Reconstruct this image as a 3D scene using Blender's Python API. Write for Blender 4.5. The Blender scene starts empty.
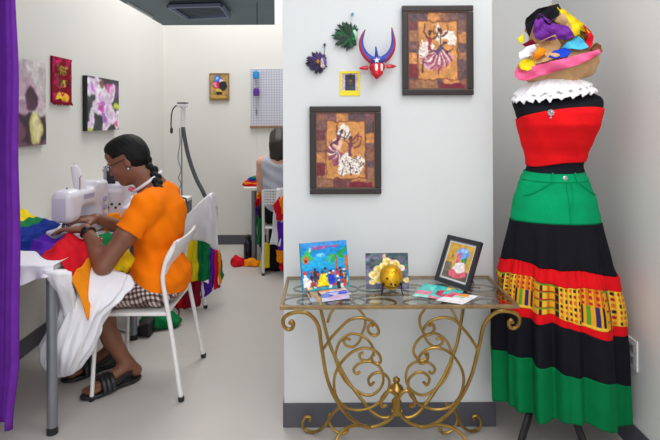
import bpy, bmesh, math, random
import numpy as np
from mathutils import Vector, Matrix
from mathutils.bvhtree import BVHTree
from mathutils.geometry import delaunay_2d_cdt
random.seed(7)
SC = bpy.context.scene
COL = SC.collection
PI = math.pi
# ------------------------------------------------------------- camera model
EYE = 1.32
FPX = 540.0
VX, VY = 325.0, 118.0
ROLL = math.radians(0.3)
_cr, _sr = math.cos(ROLL), math.sin(ROLL)
def at(px, py, Y):
    """pixel of the photo + real depth -> point of the room"""
    u, v = px - VX, VY - py
    u, v = u * _cr + v * _sr, -u * _sr + v * _cr
    return Vector((u * Y / FPX, Y, EYE + v * Y / FPX))
def at_z(px, py, z):
    u, v = px - VX, VY - py
    u, v = u * _cr + v * _sr, -u * _sr + v * _cr
    Y = (z - EYE) * FPX / v
    return Vector((u * Y / FPX, Y, z))
def at_x(px, py, X):
    u, v = px - VX, VY - py
    u, v = u * _cr + v * _sr, -u * _sr + v * _cr
    Y = X * FPX / u
    return Vector((X, Y, EYE + v * Y / FPX))
cam_d = bpy.data.cameras.new('camera')
cam = bpy.data.objects.new('camera', cam_d)
COL.objects.link(cam)
cam.matrix_world = Matrix.Translation((0, 0, EYE)) @ Matrix.Rotation(PI / 2, 4, 'X') @ Matrix.Rotation(-ROLL, 4, 'Z')
cam_d.sensor_width = 36
cam_d.lens = FPX / 660 * 36
cam_d.shift_x = (330 - VX) / 660
cam_d.shift_y = (VY - 220) / 660
cam_d.clip_start = 0.05
SC.camera = cam
# ------------------------------------------------------------- materials
def lin(c):
    r = []
    for x in c[:3]:
        x = x / 255.0
        r.append(x / 12.92 if x <= 0.04045 else ((x + 0.055) / 1.055) ** 2.4)
    return tuple(r) + (1.0,)
def mat(name, c, rough=0.6, metal=0.0, var=0.0, vscale=8.0, bump=0.0, bscale=40.0, spec=0.5, sheen=0.0, coat=0.0, detail=3.0):
    m = bpy.data.materials.new(name)
    m.use_nodes = True
    nt = m.node_tree
    b = nt.nodes['Principled BSDF']
    b.inputs['Base Color'].default_value = lin(c)
    b.inputs['Roughness'].default_value = rough
    b.inputs['Metallic'].default_value = metal
    b.inputs['Specular IOR Level'].default_value = spec
    b.inputs['Sheen Weight'].default_value = sheen
    b.inputs['Coat Weight'].default_value = coat
    tc = nt.nodes.new('ShaderNodeTexCoord')
    if var > 0:
        n = nt.nodes.new('ShaderNodeTexNoise')
        n.inputs['Scale'].default_value = vscale
        n.inputs['Detail'].default_value = detail
        nt.links.new(tc.outputs['Object'], n.inputs['Vector'])
        mx = nt.nodes.new('ShaderNodeMix')
        mx.data_type = 'RGBA'
        mx.inputs[6].default_value = lin([max(0, x * (1 - var)) for x in c])
        mx.inputs[7].default_value = lin([min(255, x * (1 + var)) for x in c])
        nt.links.new(n.outputs['Fac'], mx.inputs[0])
        nt.links.new(mx.outputs[2], b.inputs['Base Color'])
    if bump > 0:
        n2 = nt.nodes.new('ShaderNodeTexNoise')
        n2.inputs['Scale'].default_value = bscale
        n2.inputs['Detail'].default_value = 4
        nt.links.new(tc.outputs['Object'], n2.inputs['Vector'])
        bp = nt.nodes.new('ShaderNodeBump')
        bp.inputs['Strength'].default_value = bump
        bp.inputs['Distance'].default_value = 0.01
        nt.links.new(n2.outputs['Fac'], bp.inputs['Height'])
        nt.links.new(bp.outputs['Normal'], b.inputs['Normal'])
    return m
def vmat(name, rough=0.6, spec=0.4, bump=0.0, bscale=80, metal=0.0):
    m = mat(name, (200, 200, 200), rough, metal, bump=bump, bscale=bscale, spec=spec)
    nt = m.node_tree
    a = nt.nodes.new('ShaderNodeAttribute')
    a.attribute_name = 'col'
    nt.links.new(a.outputs['Color'], nt.nodes['Principled BSDF'].inputs['Base Color'])
    return m
# ------------------------------------------------------------- objects
def tag(o, label=None, cat=None, group=None, kind=None):
    if label: o['label'] = label
    if cat: o['category'] = cat
    if group: o['group'] = group
    if kind: o['kind'] = kind
    return o
def thing(name, loc, label, cat, group=None):
    o = bpy.data.objects.new(name, None)
    o.location = loc
    o.empty_display_size = 0.05
    COL.objects.link(o)
    return tag(o, label, cat, group)
def abs_loc(o):
    v = Vector(o.location)
    while o.parent:
        o = o.parent
        v += Vector(o.location)
    return v
class MB:
    """collects shapes in room coordinates; build() links them as one mesh"""
    def __init__(s):
        s.v = []; s.f = []; s.c = None
    def add(s, v, f):
        o = len(s.v)
        s.v += [tuple(p) for p in v]
        s.f += [tuple(i + o for i in q) for q in f]
        return s
    def box(s, lo, hi, R=None, c=None):
        x0, y0, z0 = lo; x1, y1, z1 = hi
        v = [Vector(p) for p in ((x0,y0,z0),(x1,y0,z0),(x1,y1,z0),(x0,y1,z0),(x0,y0,z1),(x1,y0,z1),(x1,y1,z1),(x0,y1,z1))]
        if R is not None:
            c = Vector(c); v = [R @ (p - c) + c for p in v]
        return s.add(v, [(0,3,2,1),(4,5,6,7),(0,1,5,4),(1,2,6,5),(2,3,7,6),(3,0,4,7)])
    def obox(s, c, hx, hy, hz):
        """box from a centre and three half-axis vectors"""
        c = Vector(c); hx = Vector(hx); hy = Vector(hy); hz = Vector(hz)
        v = [c - hx - hy - hz, c + hx - hy - hz, c + hx + hy - hz, c - hx + hy - hz, c - hx - hy + hz, c + hx - hy + hz, c + hx + hy + hz, c - hx + hy + hz]
        f = [(0,3,2,1),(4,5,6,7),(0,1,5,4),(1,2,6,5),(2,3,7,6),(3,0,4,7)]
        if hx.cross(hy).dot(hz) < 0: f = [q[::-1] for q in f]
        return s.add(v, f)
    def tube(s, pts, r, n=10, closed=False, cap=True, flat=None):
        pts = [Vector(p) for p in pts]
        m = len(pts)
        rs = r if isinstance(r, (list, tuple)) else [r] * m
        T = []
        for i in range(m):
            a = pts[i - 1] if (i > 0 or closed) else pts[i]
            b = pts[(i + 1) % m] if (i < m - 1 or closed) else pts[i]
            d = b - a
            T.append(d.normalized() if d.length > 1e-9 else Vector((0, 0, 1)))
        N = T[0].orthogonal().normalized()
        v = []
        for i in range(m):
            N = (N - T[i] * N.dot(T[i]))
            N = N.normalized() if N.length > 1e-6 else T[i].orthogonal().normalized()
            B = T[i].cross(N)
            for k in range(n):
                a = 2 * PI * k / n
                v.append(pts[i] + (N * math.cos(a) + B * math.sin(a)) * rs[i])
        f = []
        for i in range(m if closed else m - 1):
            j = (i + 1) % m
            for k in range(n):
                l = (k + 1) % n
                f.append((i*n+k, i*n+l, j*n+l, j*n+k))
        if cap and not closed:
            f.append(tuple(range(n))[::-1]); f.append(tuple((m-1)*n + k for k in range(n)))
        return s.add(v, f)
    def lathe(s, prof, c, n=24, axis=(0, 0, 1)):
        """prof: list of (r, h) along axis from c"""
        ax = Vector(axis).normalized(); N = ax.orthogonal().normalized(); B = ax.cross(N); c = Vector(c)
        v = []; f = []
        for r, h in prof:
            for k in range(n):
                a = 2 * PI * k / n
                v.append(c + ax * h + (N * math.cos(a) + B * math.sin(a)) * r)
        for i in range(len(prof) - 1):
            for k in range(n):
                l = (k + 1) % n
                f.append((i*n+k, i*n+l, (i+1)*n+l, (i+1)*n+k))
        f.append(tuple(range(n))[::-1]); f.append(tuple((len(prof)-1)*n + k for k in range(n)))
        return s.add(v, f)
    def surf(s, fn, nu, nv, wrap=False):
        v = [fn(i / (nu if wrap else nu - 1), j / (nv - 1)) for j in range(nv) for i in range(nu)]
        f = []
        for j in range(nv - 1):
            for i in range(nu if wrap else nu - 1):
                k = (i + 1) % nu
                f.append((j*nu+i, j*nu+k, (j+1)*nu+k, (j+1)*nu+i))
        return s.add(v, f)
    def prism(s, poly, dv):
        """extrude a planar 3d polygon by vector dv"""
        dv = Vector(dv); n = len(poly); p = [Vector(q) for q in poly]
        v = p + [q + dv for q in p]
        f = [tuple(range(n))[::-1], tuple(range(n, 2 * n))]
        f += [(i, (i+1) % n, (i+1) % n + n, i + n) for i in range(n)]
        return s.add(v, f)
    def thicken(s, t):
        """give a sheet thickness (duplicate along vertex normals)"""
        me = bpy.data.meshes.new('tmp'); me.from_pydata(s.v, [], s.f); me.update()
        bm = bmesh.new(); bm.from_mesh(me); bpy.data.meshes.remove(me)
        bm.normal_update()
        vs = list(bm.verts); nrm = [v.normal.copy() for v in vs]
        n = len(vs)
        V = [v.co.copy() for v in vs] + [v.co - nn * t for v, nn in zip(vs, nrm)]
        F = [tuple(v.index for v in f.verts) for f in bm.faces]
        F2 = [tuple(i + n for i in q[::-1]) for q in F]
        E = []
        for e in bm.edges:
            if len(e.link_loops) == 1:
                l = e.link_loops[0]; a = l.vert.index; b = l.link_loop_next.vert.index
                E.append((b, a, a + n, b + n))
        bm.free()
        s.v = [tuple(p) for p in V]; s.f = F + F2 + E
        if s.c is not None: s.c = list(s.c) + list(s.c)
        return s
    def build(s, name, m, parent=None, smooth=True, sharp=35, colors=None, bevel=0.0, recalc=False, label=None):
        me = bpy.data.meshes.new(name)
        V = np.array(s.v, dtype=np.float64)
        if parent is not None:
            base = abs_loc(parent)
        else:
            lo, hi = V.min(0), V.max(0)
            base = Vector(((lo[0]+hi[0])/2, (lo[1]+hi[1])/2, lo[2]))
        me.from_pydata((V - np.array(base)).tolist(), [], s.f)
        me.update()
        if bevel > 0 or recalc:
            bm = bmesh.new(); bm.from_mesh(me)
            if recalc: bmesh.ops.recalc_face_normals(bm, faces=bm.faces)
            if bevel > 0:
                ed = [e for e in bm.edges if e.is_manifold and e.calc_face_angle(0) > 0.5]
                bmesh.ops.bevel(bm, geom=ed, offset=bevel, segments=2, affect='EDGES', profile=0.6)
            bm.to_mesh(me); bm.free()
        c = colors if colors is not None else s.c
        if c is not None:
            a = me.color_attributes.new('col', 'FLOAT_COLOR', 'POINT')
            arr = np.ones((len(me.vertices), 4), dtype=np.float32)
            arr[:, :3] = np.array(c, dtype=np.float32)[:, :3]
            a.data.foreach_set('color', arr.ravel())
        if smooth:
            me.polygons.foreach_set('use_smooth', [True] * len(me.polygons))
            if sharp: me.set_sharp_from_angle(angle=math.radians(sharp))
        if m: me.materials.append(m)
        o = bpy.data.objects.new(name, me)
        COL.objects.link(o)
        if parent is not None: o.parent = parent
        else: o.location = base
        if label: o['label'] = label
        return o
def spline(pts, k=8, closed=False):
    P = [Vector(p) for p in pts]; n = len(P); out = []
    for i in range(n if closed else n - 1):
        p0 = P[i-1] if (i > 0 or closed) else P[0] * 2 - P[1]
        p1 = P[i]; p2 = P[(i+1) % n]
        p3 = P[(i+2) % n] if (i + 2 < n or closed) else P[n-1] * 2 - P[n-2]
        for j in range(k):
            t = j / k
            out.append(0.5 * ((2*p1) + (p2-p0)*t + (2*p0-5*p1+4*p2-p3)*t*t + (3*p1-p0-3*p2+p3)*t**3))
    if not closed: out.append(P[-1])
    return out
def copy_tree(o, parent=None, skip=()):
    c = o.copy(); COL.objects.link(c)
    if parent: c.parent = parent
    for ch in list(o.children):
        if ch.name.split('.')[0] not in skip: copy_tree(ch, c)
    return c
def lerp(a, b, t): return a + (b - a) * t
def smooth01(t):
    t = max(0.0, min(1.0, t)); return t * t * (3 - 2 * t)
# value noise ---------------------------------------------------------------
_rng = np.random.RandomState(3)
_NT = _rng.rand(64, 64)
def noise2(x, y):
    x = np.asarray(x, dtype=float); y = np.asarray(y, dtype=float)
    xi = np.floor(x).astype(int); yi = np.floor(y).astype(int); fx = x - xi; fy = y - yi
    fx = fx*fx*(3-2*fx); fy = fy*fy*(3-2*fy)
    g = lambda a, b: _NT[a % 64, b % 64]
    return (g(xi,yi)*(1-fx)+g(xi+1,yi)*fx)*(1-fy) + (g(xi,yi+1)*(1-fx)+g(xi+1,yi+1)*fx)*fy
def n2(x, y): return float(noise2(x, y)) - 0.5
# ------------------------------------------------------------- implicit shapes
class Field:
    def __init__(s, lo, hi, h):
        s.lo = np.array(lo, float); s.h = h
        n = np.ceil((np.array(hi, float) - s.lo) / h).astype(int) + 1
        s.ax = [(s.lo[i] + h * np.arange(n[i])).astype(np.float32) for i in range(3)]
        s.v = np.full(tuple(n), 1.0, np.float32)
    def _win(s, lo, hi):
        return tuple(slice(max(0, int((lo[i]-s.lo[i])/s.h)), min(len(s.ax[i]), int((hi[i]-s.lo[i])/s.h) + 2)) for i in range(3))
    def _add(s, fn, lo, hi, k):
        m = k * 1.5 + 3 * s.h
        w = s._win([a - m for a in lo], [a + m for a in hi])
        sub = s.v[w]
        if sub.size == 0: return s
        X = s.ax[0][w[0]][:, None, None]; Y = s.ax[1][w[1]][None, :, None]; Z = s.ax[2][w[2]][None, None, :]
        d = fn(X, Y, Z).astype(np.float32)
        if k > 0:
            hh = np.clip(0.5 + 0.5 * (sub - d) / k, 0, 1)
            s.v[w] = sub * (1 - hh) + d * hh - k * hh * (1 - hh)
        else:
            s.v[w] = np.minimum(sub, d)
        return s
    def caps(s, a, b, ra, rb=None, k=0.02):
        rb = ra if rb is None else rb
        a = Vector(a); b = Vector(b); ab = b - a; L2 = max(ab.length_squared, 1e-12)
        def fn(X, Y, Z):
            px, py, pz = X - a.x, Y - a.y, Z - a.z
            t = np.clip((px*ab.x + py*ab.y + pz*ab.z) / L2, 0, 1)
            return np.sqrt((px - t*ab.x)**2 + (py - t*ab.y)**2 + (pz - t*ab.z)**2) - (ra + (rb - ra) * t)
        r = max(ra, rb)
        return s._add(fn, [min(a[i], b[i]) - r for i in range(3)], [max(a[i], b[i]) + r for i in range(3)], k)
    def chain(s, pts, rs, k=0.01):
        for i in range(len(pts) - 1): s.caps(pts[i], pts[i+1], rs[i], rs[i+1], k)
        return s
    def ell(s, c, r, k=0.02, R=None):
        """R: rows are the local axes"""
        c = Vector(c); R = R or Matrix.Identity(3)
        def fn(X, Y, Z):
            p = (X - c.x, Y - c.y, Z - c.z)
            q = [(R[i][0]*p[0] + R[i][1]*p[1] + R[i][2]*p[2]) / r[i] for i in range(3)]
            k0 = np.sqrt(q[0]**2 + q[1]**2 + q[2]**2)
            k1 = np.sqrt((q[0]/r[0])**2 + (q[1]/r[1])**2 + (q[2]/r[2])**2) + 1e-9
            return k0 * (k0 - 1) / k1
        m = max(r)
        return s._add(fn, [c[i] - m for i in range(3)], [c[i] + m for i in range(3)], k)
    def box(s, c, hf, rnd=0.01, k=0.0, R=None):
        c = Vector(c); R = R or Matrix.Identity(3)
        def fn(X, Y, Z):
            p = (X - c.x, Y - c.y, Z - c.z)
            q = [np.abs(R[i][0]*p[0] + R[i][1]*p[1] + R[i][2]*p[2]) - (hf[i] - rnd) for i in range(3)]
            out = np.sqrt(np.maximum(q[0],0)**2 + np.maximum(q[1],0)**2 + np.maximum(q[2],0)**2)
            return out + np.minimum(np.maximum(q[0], np.maximum(q[1], q[2])), 0) - rnd
        m = math.sqrt(sum(x*x for x in hf))
        return s._add(fn, [c[i] - m for i in range(3)], [c[i] + m for i in range(3)], k)
    def cut(s, p, n, k=0.0):
        """keep the side against n of the plane through p"""
        p = Vector(p); n = Vector(n).normalized()
        d = (s.ax[0][:, None, None]-p.x)*n.x + (s.ax[1][None, :, None]-p.y)*n.y + (s.ax[2][None, None, :]-p.z)*n.z
        s.v = np.maximum(s.v, d.astype(np.float32)); return s
    def sub(s, other_fn):
        X = s.ax[0][:, None, None]; Y = s.ax[1][None, :, None]; Z = s.ax[2][None, None, :]
        s.v = np.maximum(s.v, other_fn(X, Y, Z).astype(np.float32)); return s
    def warp(s, fn):
        X = s.ax[0][:, None, None]; Y = s.ax[1][None, :, None]; Z = s.ax[2][None, None, :]
        s.v = s.v + fn(X, Y, Z).astype(np.float32); return s
    def mesh(s):
        v = s.v; s_in = v < 0
        n = np.array(v.shape) - 1
        cs = np.zeros(n, np.int8)
        for dx in (0, 1):
            for dy in (0, 1):
                for dz in (0, 1):
                    cs += s_in[dx:n[0]+dx, dy:n[1]+dy, dz:n[2]+dz]
        act = (cs > 0) & (cs < 8)
        I = np.argwhere(act)
        idx = -np.ones(n, np.int64); idx[act] = np.arange(len(I))
        acc = np.zeros((len(I), 3)); cnt = np.zeros(len(I))
        cor = [(a, b, c) for a in (0, 1) for b in (0, 1) for c in (0, 1)]
        for p in cor:
            for ax in range(3):
                if p[ax] == 1: continue
                q = list(p); q[ax] = 1
                va = v[I[:,0]+p[0], I[:,1]+p[1], I[:,2]+p[2]]; vb = v[I[:,0]+q[0], I[:,1]+q[1], I[:,2]+q[2]]
                m = (va < 0) != (vb < 0)
                t = np.where(m, va / np.where(m, va - vb, 1), 0)
                pos = np.array(p, float)[None, :] + np.zeros((len(I), 3)); pos[:, ax] += t
                acc[m] += pos[m]; cnt[m] += 1
        P = s.lo + s.h * (I + acc / np.maximum(cnt, 1)[:, None])
        F = []
        for ax in range(3):
            b, c = [(1, 2), (2, 0), (0, 1)][ax]
            sl0 = [slice(None)]*3; sl1 = [slice(None)]*3
            sl0[ax] = slice(0, -1); sl1[ax] = slice(1, None)
            A = s_in[tuple(sl0)]; B = s_in[tuple(sl1)]
            E = np.argwhere(A != B)
            ok = (E[:, b] > 0) & (E[:, c] > 0) & (E[:, b] < n[b]) & (E[:, c] < n[c])
            E = E[ok]
            inside = A[E[:,0], E[:,1], E[:,2]]
            def cell(db, dc):
                e = E.copy(); e[:, b] += db; e[:, c] += dc
                return idx[e[:,0], e[:,1], e[:,2]]
            q = np.stack([cell(-1,-1), cell(0,-1), cell(0,0), cell(-1,0)], 1)
            q = np.where(inside[:, None], q, q[:, ::-1])
            F.append(q)
        F = np.concatenate(F)
        F = F[(F >= 0).all(1)]
        mb = MB(); mb.v = [tuple(p) for p in P]; mb.f = [tuple(int(i) for i in q) for q in F]
        return mb
# ------------------------------------------------------------- painted panels
class Art:
    """small raster painted with flat shapes; becomes vertex colours of a printed panel"""
    def __init__(s, nx, ny, bg):
        s.nx, s.ny = nx, ny
        s.im = np.zeros((ny, nx, 3)); s.im[:] = np.array(bg) / 255.0
        s.U, s.V = np.meshgrid(np.linspace(0, 1, nx), np.linspace(0, 1, ny))
    def _put(s, m, c, a=1.0):
        s.im[m] = s.im[m] * (1 - a) + np.array(c) / 255.0 * a; return s
    def rect(s, u0, v0, u1, v1, c, a=1.0): return s._put((s.U >= u0) & (s.U <= u1) & (s.V >= v0) & (s.V <= v1), c, a)
    def ell(s, u, v, ru, rv, c, rot=0, a=1.0):
        du, dv = s.U - u, s.V - v; cr, sr = math.cos(rot), math.sin(rot)
        x, y = du*cr + dv*sr, -du*sr + dv*cr
        return s._put((x/ru)**2 + (y/rv)**2 <= 1, c, a)
    def poly(s, pts, c, a=1.0):
        m = np.zeros(s.U.shape, bool); n = len(pts)
        for i in range(n):
            (x0, y0), (x1, y1) = pts[i], pts[(i+1) % n]
            if y0 == y1: continue
            cond = ((y0 > s.V) != (y1 > s.V)) & (s.U < (x1-x0)*(s.V-y0)/(y1-y0) + x0)
            m ^= cond
        return s._put(m, c, a)
    def line(s, pts, w, c, a=1.0):
        for (x0, y0), (x1, y1) in zip(pts[:-1], pts[1:]):
            dx, dy = x1-x0, y1-y0; L = dx*dx + dy*dy + 1e-12
            t = np.clip(((s.U-x0)*dx + (s.V-y0)*dy)/L, 0, 1)
            s._put((s.U-x0-t*dx)**2 + (s.V-y0-t*dy)**2 <= (w/2)**2, c, a)
        return s
    def grain(s, amt, sc, seed=0):
        k = noise2(s.U*sc + seed*7.3, s.V*sc*1.2 + seed*3.1) - 0.5
        k2 = noise2(s.U*sc*3 + seed, s.V*sc*3.3 - seed) - 0.5
        s.im = np.clip(s.im * (1 + amt*(k + 0.6*k2))[:, :, None], 0, 1); return s
    def organic(s, amp=.02, sc=7, seed=0, blur=1):
        """uneven brush edges: shift every sample by smooth noise, then soften a little"""
        du = amp*2*(noise2(s.U*sc + seed, s.V*sc) - .5); dv = amp*2*(noise2(s.U*sc + 31 + seed, s.V*sc + 17) - .5)
        i = np.clip(((s.U + du)*(s.nx-1)).round().astype(int), 0, s.nx-1); j = np.clip(((s.V + dv)*(s.ny-1)).round().astype(int), 0, s.ny-1)
        im = s.im[j, i]
        for _ in range(blur):
            p = np.pad(im, ((1, 1), (1, 1), (0, 0)), 'edge')
            im = (p[:-2, 1:-1] + p[2:, 1:-1] + p[1:-1, :-2] + p[1:-1, 2:] + 2*p[1:-1, 1:-1])/6
        s.im = im; return s
    def lin(s):
        c = s.im.reshape(-1, 3)
        return np.where(c <= 0.04045, c/12.92, ((c+0.055)/1.055)**2.4)
    def panel(s, name, m, O, U, V, parent=None, bow=None, t=0.0006):
        """O: top-left corner; U, V: edge vectors; printed sheet with a little thickness"""
        O = Vector(O); U = Vector(U); V = Vector(V); N = U.cross(V).normalized()
        mb = MB()
        for j in range(s.ny):
            for i in range(s.nx):
                p = O + U*(i/(s.nx-1)) + V*(j/(s.ny-1))
                if bow: p = p + N * bow(i/(s.nx-1), j/(s.ny-1))
                mb.v.append(tuple(p))
        nx = s.nx
        for j in range(s.ny-1):
            for i in range(nx-1):
                mb.f.append((j*nx+i, (j+1)*nx+i, (j+1)*nx+i+1, j*nx+i+1))
        mb.c = list(s.lin())
        mb.thicken(t)
        return mb.build(name, m, parent, sharp=None if bow else 30)
# flat outline -> triangulated sheet mapped into space ------------------------
def patch(poly, step, fn, thick=0.002, smooth_outline=True):
    """poly: outline in 2d; fn(x, y) -> 3d point"""
    P = [Vector((p[0], p[1], 0)) for p in poly]
    if smooth_outline: P = spline(P, 5, True)
    pts = [Vector((p.x, p.y)) for p in P]; n = len(pts)
    x0, x1 = min(p.x for p in pts), max(p.x for p in pts); y0, y1 = min(p.y for p in pts), max(p.y for p in pts)
    def inside(x, y):
        r = False
        for i in range(n):
            a, b = pts[i], pts[(i+1) % n]
            if (a.y > y) != (b.y > y) and x < (b.x-a.x)*(y-a.y)/(b.y-a.y)+a.x: r = not r
        return r
    V = list(pts)
    j = 0; y = y0 + step/2
    while y < y1:
        x = x0 + step/2 * (1 + (j % 2))
        while x < x1:
            if inside(x, y) and min((Vector((x, y))-p).length for p in pts) > step*0.45: V.append(Vector((x, y)))
            x += step
        y += step*0.87; j += 1
    r = delaunay_2d_cdt(V, [], [list(range(n))], 1, 1e-6)
    mb = MB()
    mb.v = [tuple(fn(p.x, p.y)) for p in r[0]]; mb.f = [tuple(f) for f in r[2]]
    if thick: mb.thicken(thick)
    return mb
# ============================================================= materials
M = {}
M['wall'] = mat('wall_paint', (214, 216, 217), 0.75, var=0.012, vscale=3, bump=0.03, bscale=160, spec=0.25)
M['wall_warm'] = mat('wall_paint_warm', (222, 220, 215), 0.75, var=0.012, vscale=3, bump=0.03, bscale=160, spec=0.25)
M['wall_gray'] = mat('wall_paint_gray', (222, 221, 219), 0.75, var=0.012, vscale=3, bump=0.03, bscale=160, spec=0.25)
M['base'] = mat('baseboard_rubber', (82, 82, 90), 0.5, var=0.05, vscale=6)
M['floor'] = mat('floor_vinyl', (188, 182, 178), 0.38, var=0.035, vscale=2.2, bump=0.01, bscale=30, spec=0.4, detail=6)
M['dark_ceiling'] = mat('dark_ceiling', (52, 60, 60), 0.8, var=0.12, vscale=1.5)
M['navy'] = mat('navy_metal', (52, 58, 74), 0.45, metal=0.3)
M['gray_panel'] = mat('gray_panel', (150, 152, 150), 0.6)
M['white_plastic'] = mat('white_plastic', (232, 230, 232), 0.32)
M['white_metal'] = mat('white_metal', (233, 231, 229), 0.35)
M['gray_metal'] = mat('gray_metal', (132, 136, 142), 0.35, metal=0.5)
M['chrome'] = mat('chrome', (205, 205, 210), 0.18, metal=1)
M['black_plastic'] = mat('black_plastic', (26, 26, 29), 0.45)
M['black_metal'] = mat('black_metal', (18, 18, 20), 0.4, metal=0.3)
M['brown_wood'] = mat('brown_wood', (150, 112, 82), 0.55, var=0.2, vscale=30)
M['table_white'] = mat('table_laminate', (228, 226, 222), 0.4)
M['white_cloth'] = mat('white_cloth', (232, 231, 237), 0.85, bump=0.55, bscale=13, spec=.15)
def cloth(name, c, var=0.1, bump=0.3, bs=25): 
    M[name] = mat(name, c, 0.85, var=var, vscale=14, bump=bump, bscale=bs, sheen=0.0, spec=0.12)
cloth('purple_curtain', (104, 44, 150), 0.14)
cloth('red_cloth', (205, 22, 38)); cloth('orange_cloth', (245, 140, 25)); cloth('yellow_cloth', (236, 205, 30))
cloth('green_cloth', (20, 118, 66)); cloth('blue_cloth', (25, 50, 140)); cloth('violet_cloth', (84, 34, 160))
cloth('maroon_cloth', (130, 18, 40)); cloth('black_cloth', (26, 26, 30))
V_ART = vmat('printed_art', 0.55)
V_GLOSS = vmat('glossy_print', 0.22)
V_CLOTH = vmat('printed_cloth', 0.85, 0.25, bump=0.2, bscale=40)

def struct(name, lo, hi, m):
    o = MB().box(lo, hi).build(name, m, smooth=False); o['kind'] = 'structure'; return o
# ============================================================= setting
XL, XR = -1.69, 1.215
YB, YC, YN = 5.66, 2.308, 2.89        # back wall, centre wall face, niche wall
ZL = 2.30
XC0, XC1 = -0.18, 0.716
struct('floor', (XL - 0.1, -2.2, -0.06), (XR + 0.1, YB + 0.1, 0), M['floor'])
struct('wall_left', (XL - 0.1, -2.2, 0), (XL, YB + 0.1, ZL), M['wall_warm'])
struct('wall_back', (XL, YB, 0), (XC1, YB + 0.1, ZL), M['wall_warm'])
struct('wall_center', (XC0, YC, 0), (XC1, YB - 0.02, 2.95), M['wall'])
struct('light_block_header', (XL, YC, 1.88), (XC0, YC + .1, 2.95), M['wall'])  # unseen header added to keep the front lamps off the left wall
struct('wall_niche', (XC1, YN, 0), (XR + 0.1, YN + 0.1, 2.95), M['wall_gray'])
struct('wall_right', (XR, -2.2, 0), (XR + 0.1, YN, 2.95), M['wall_gray'])
struct('wall_column', (-0.545, YB + 0.25, 0), (0.2, YB + 0.6, 3.9), M['wall'])
struct('ceiling', (-7.0, 2.42, 3.9), (4.0, 22, 4.0), M['dark_ceiling'])
struct('wall_far', (-7.0, 21.9, 0), (4.0, 22, 3.9), M['dark_ceiling'])
def base(name, lo, hi):
    o = MB().box(lo, hi).build(name, M['base'], smooth=False, bevel=0.003); o['kind'] = 'structure'
B = 0.006
base('baseboard_left', (XL, -2.2, 0), (XL + B, YB, 0.1))
base('baseboard_back', (XL + B, YB - B, 0), (XC0 - B, YB, 0.1))
base('baseboard_center', (XC0 - B, YC - B, 0), (XC1 + B, YC, 0.104))
base('baseboard_center_left', (XC0 - B, YC, 0), (XC0, YB - 0.02, 0.104))
base('baseboard_center_right', (XC1, YC, 0), (XC1 + B, YN, 0.104))
base('baseboard_niche', (XC1 + B, YN - B, 0), (XR, YN, 0.104))
base('baseboard_right', (XR - B, -2.2, 0), (XR, YN - B, 0.104))
# things hung under the dark ceiling beyond the partition
def on_ceil(px, py, z): return at_z(px, py, z)
zt = 3.8
c4 = [on_ceil(169, 6, zt), on_ceil(221, 4.5, zt), on_ceil(229, 15.5, zt), on_ceil(188, 18, zt)]
y0, y1 = c4[3].y, c4[0].y
x0, x1 = c4[3].x, c4[2].x
v = thing('ceiling_vent', ((x0+x1)/2, (y0+y1)/2, zt), 'dark louvred ceiling tray hanging above the back partition wall', 'vent')
m = MB()
for a, b in ((c4[0], c4[1]), (c4[1], c4[2]), (c4[2], c4[3]), (c4[3], c4[0])):
    m.tube([a, b], 0.06, 6)
m.build('frame', M['navy'], v)
m = MB()
for i in range(1, 9):
    t = i / 9
    m.tube([c4[0].lerp(c4[3], t) + Vector((0, 0, 0.02)), c4[1].lerp(c4[2], t) + Vector((0, 0, 0.02))], 0.02, 4)
m.prism([p + Vector((0, 0, 0.05)) for p in c4], (0, 0, 0.04)).build('louver', M['dark_ceiling'], v)
a = on_ceil(140, 4, 3.86); b = on_ceil(157, 18, 3.86)
m = MB(); m.box((a.x - 0.3, b.y, 3.85), (b.x - 0.1, a.y, 3.9))
tag(m.build('ceiling_panel', M['gray_panel'], smooth=False), 'light gray square ceiling panel above the left partition wall', 'panel')
m = MB(); p = on_ceil(257, 3, 3.9); m.tube([Vector((p.x, p.y, 3.9)), Vector((p.x, p.y, 2.6))], 0.012, 6)
tag(m.build('conduit', M['navy']), 'thin dark conduit dropping from the ceiling right of the vent', 'pipe')

# ============================================================= lights
def area(name, loc, size, energy, color=(1, 1, 1), rot=(0, 0, 0)):
    l = bpy.data.lights.new(name, 'AREA'); l.shape = 'RECTANGLE'; l.size = size[0]; l.size_y = size[1]
    l.energy = energy; l.color = color
    o = bpy.data.objects.new(name, l); o.location = loc; o.rotation_euler = rot; COL.objects.link(o); return o
area('ceiling_light_front', (0.55, -0.1, 2.8), (1.8, 1.2), 23, (1, 1, 0.995))
area('ceiling_light_rear', (0.1, -1.7, 2.8), (2.4, 1.2), 30, (1, 1, 0.995))
area('niche_fill_light', (0.85, 1.25, 2.85), (0.5, 0.9), 12, (1, 1, 0.995))  # unseen fill lamp added to brighten the niche
area('ceiling_light_left', (-0.75, 4.55, 3.8), (1.2, 1.8), 76, (1, 0.995, 0.975))
W = bpy.data.worlds.new('world'); SC.world = W; W.use_nodes = True
W.node_tree.nodes['Background'].inputs['Color'].default_value = (0.93, 0.97, 1, 1)
W.node_tree.nodes['Background'].inputs['Strength'].default_value = 1.25
SC.view_settings.view_transform = 'Standard'; SC.view_settings.look = 'None'
SC.view_settings.gamma = 1; SC.view_settings.use_curve_mapping = False
SC.view_settings.exposure = 0.0
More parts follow.
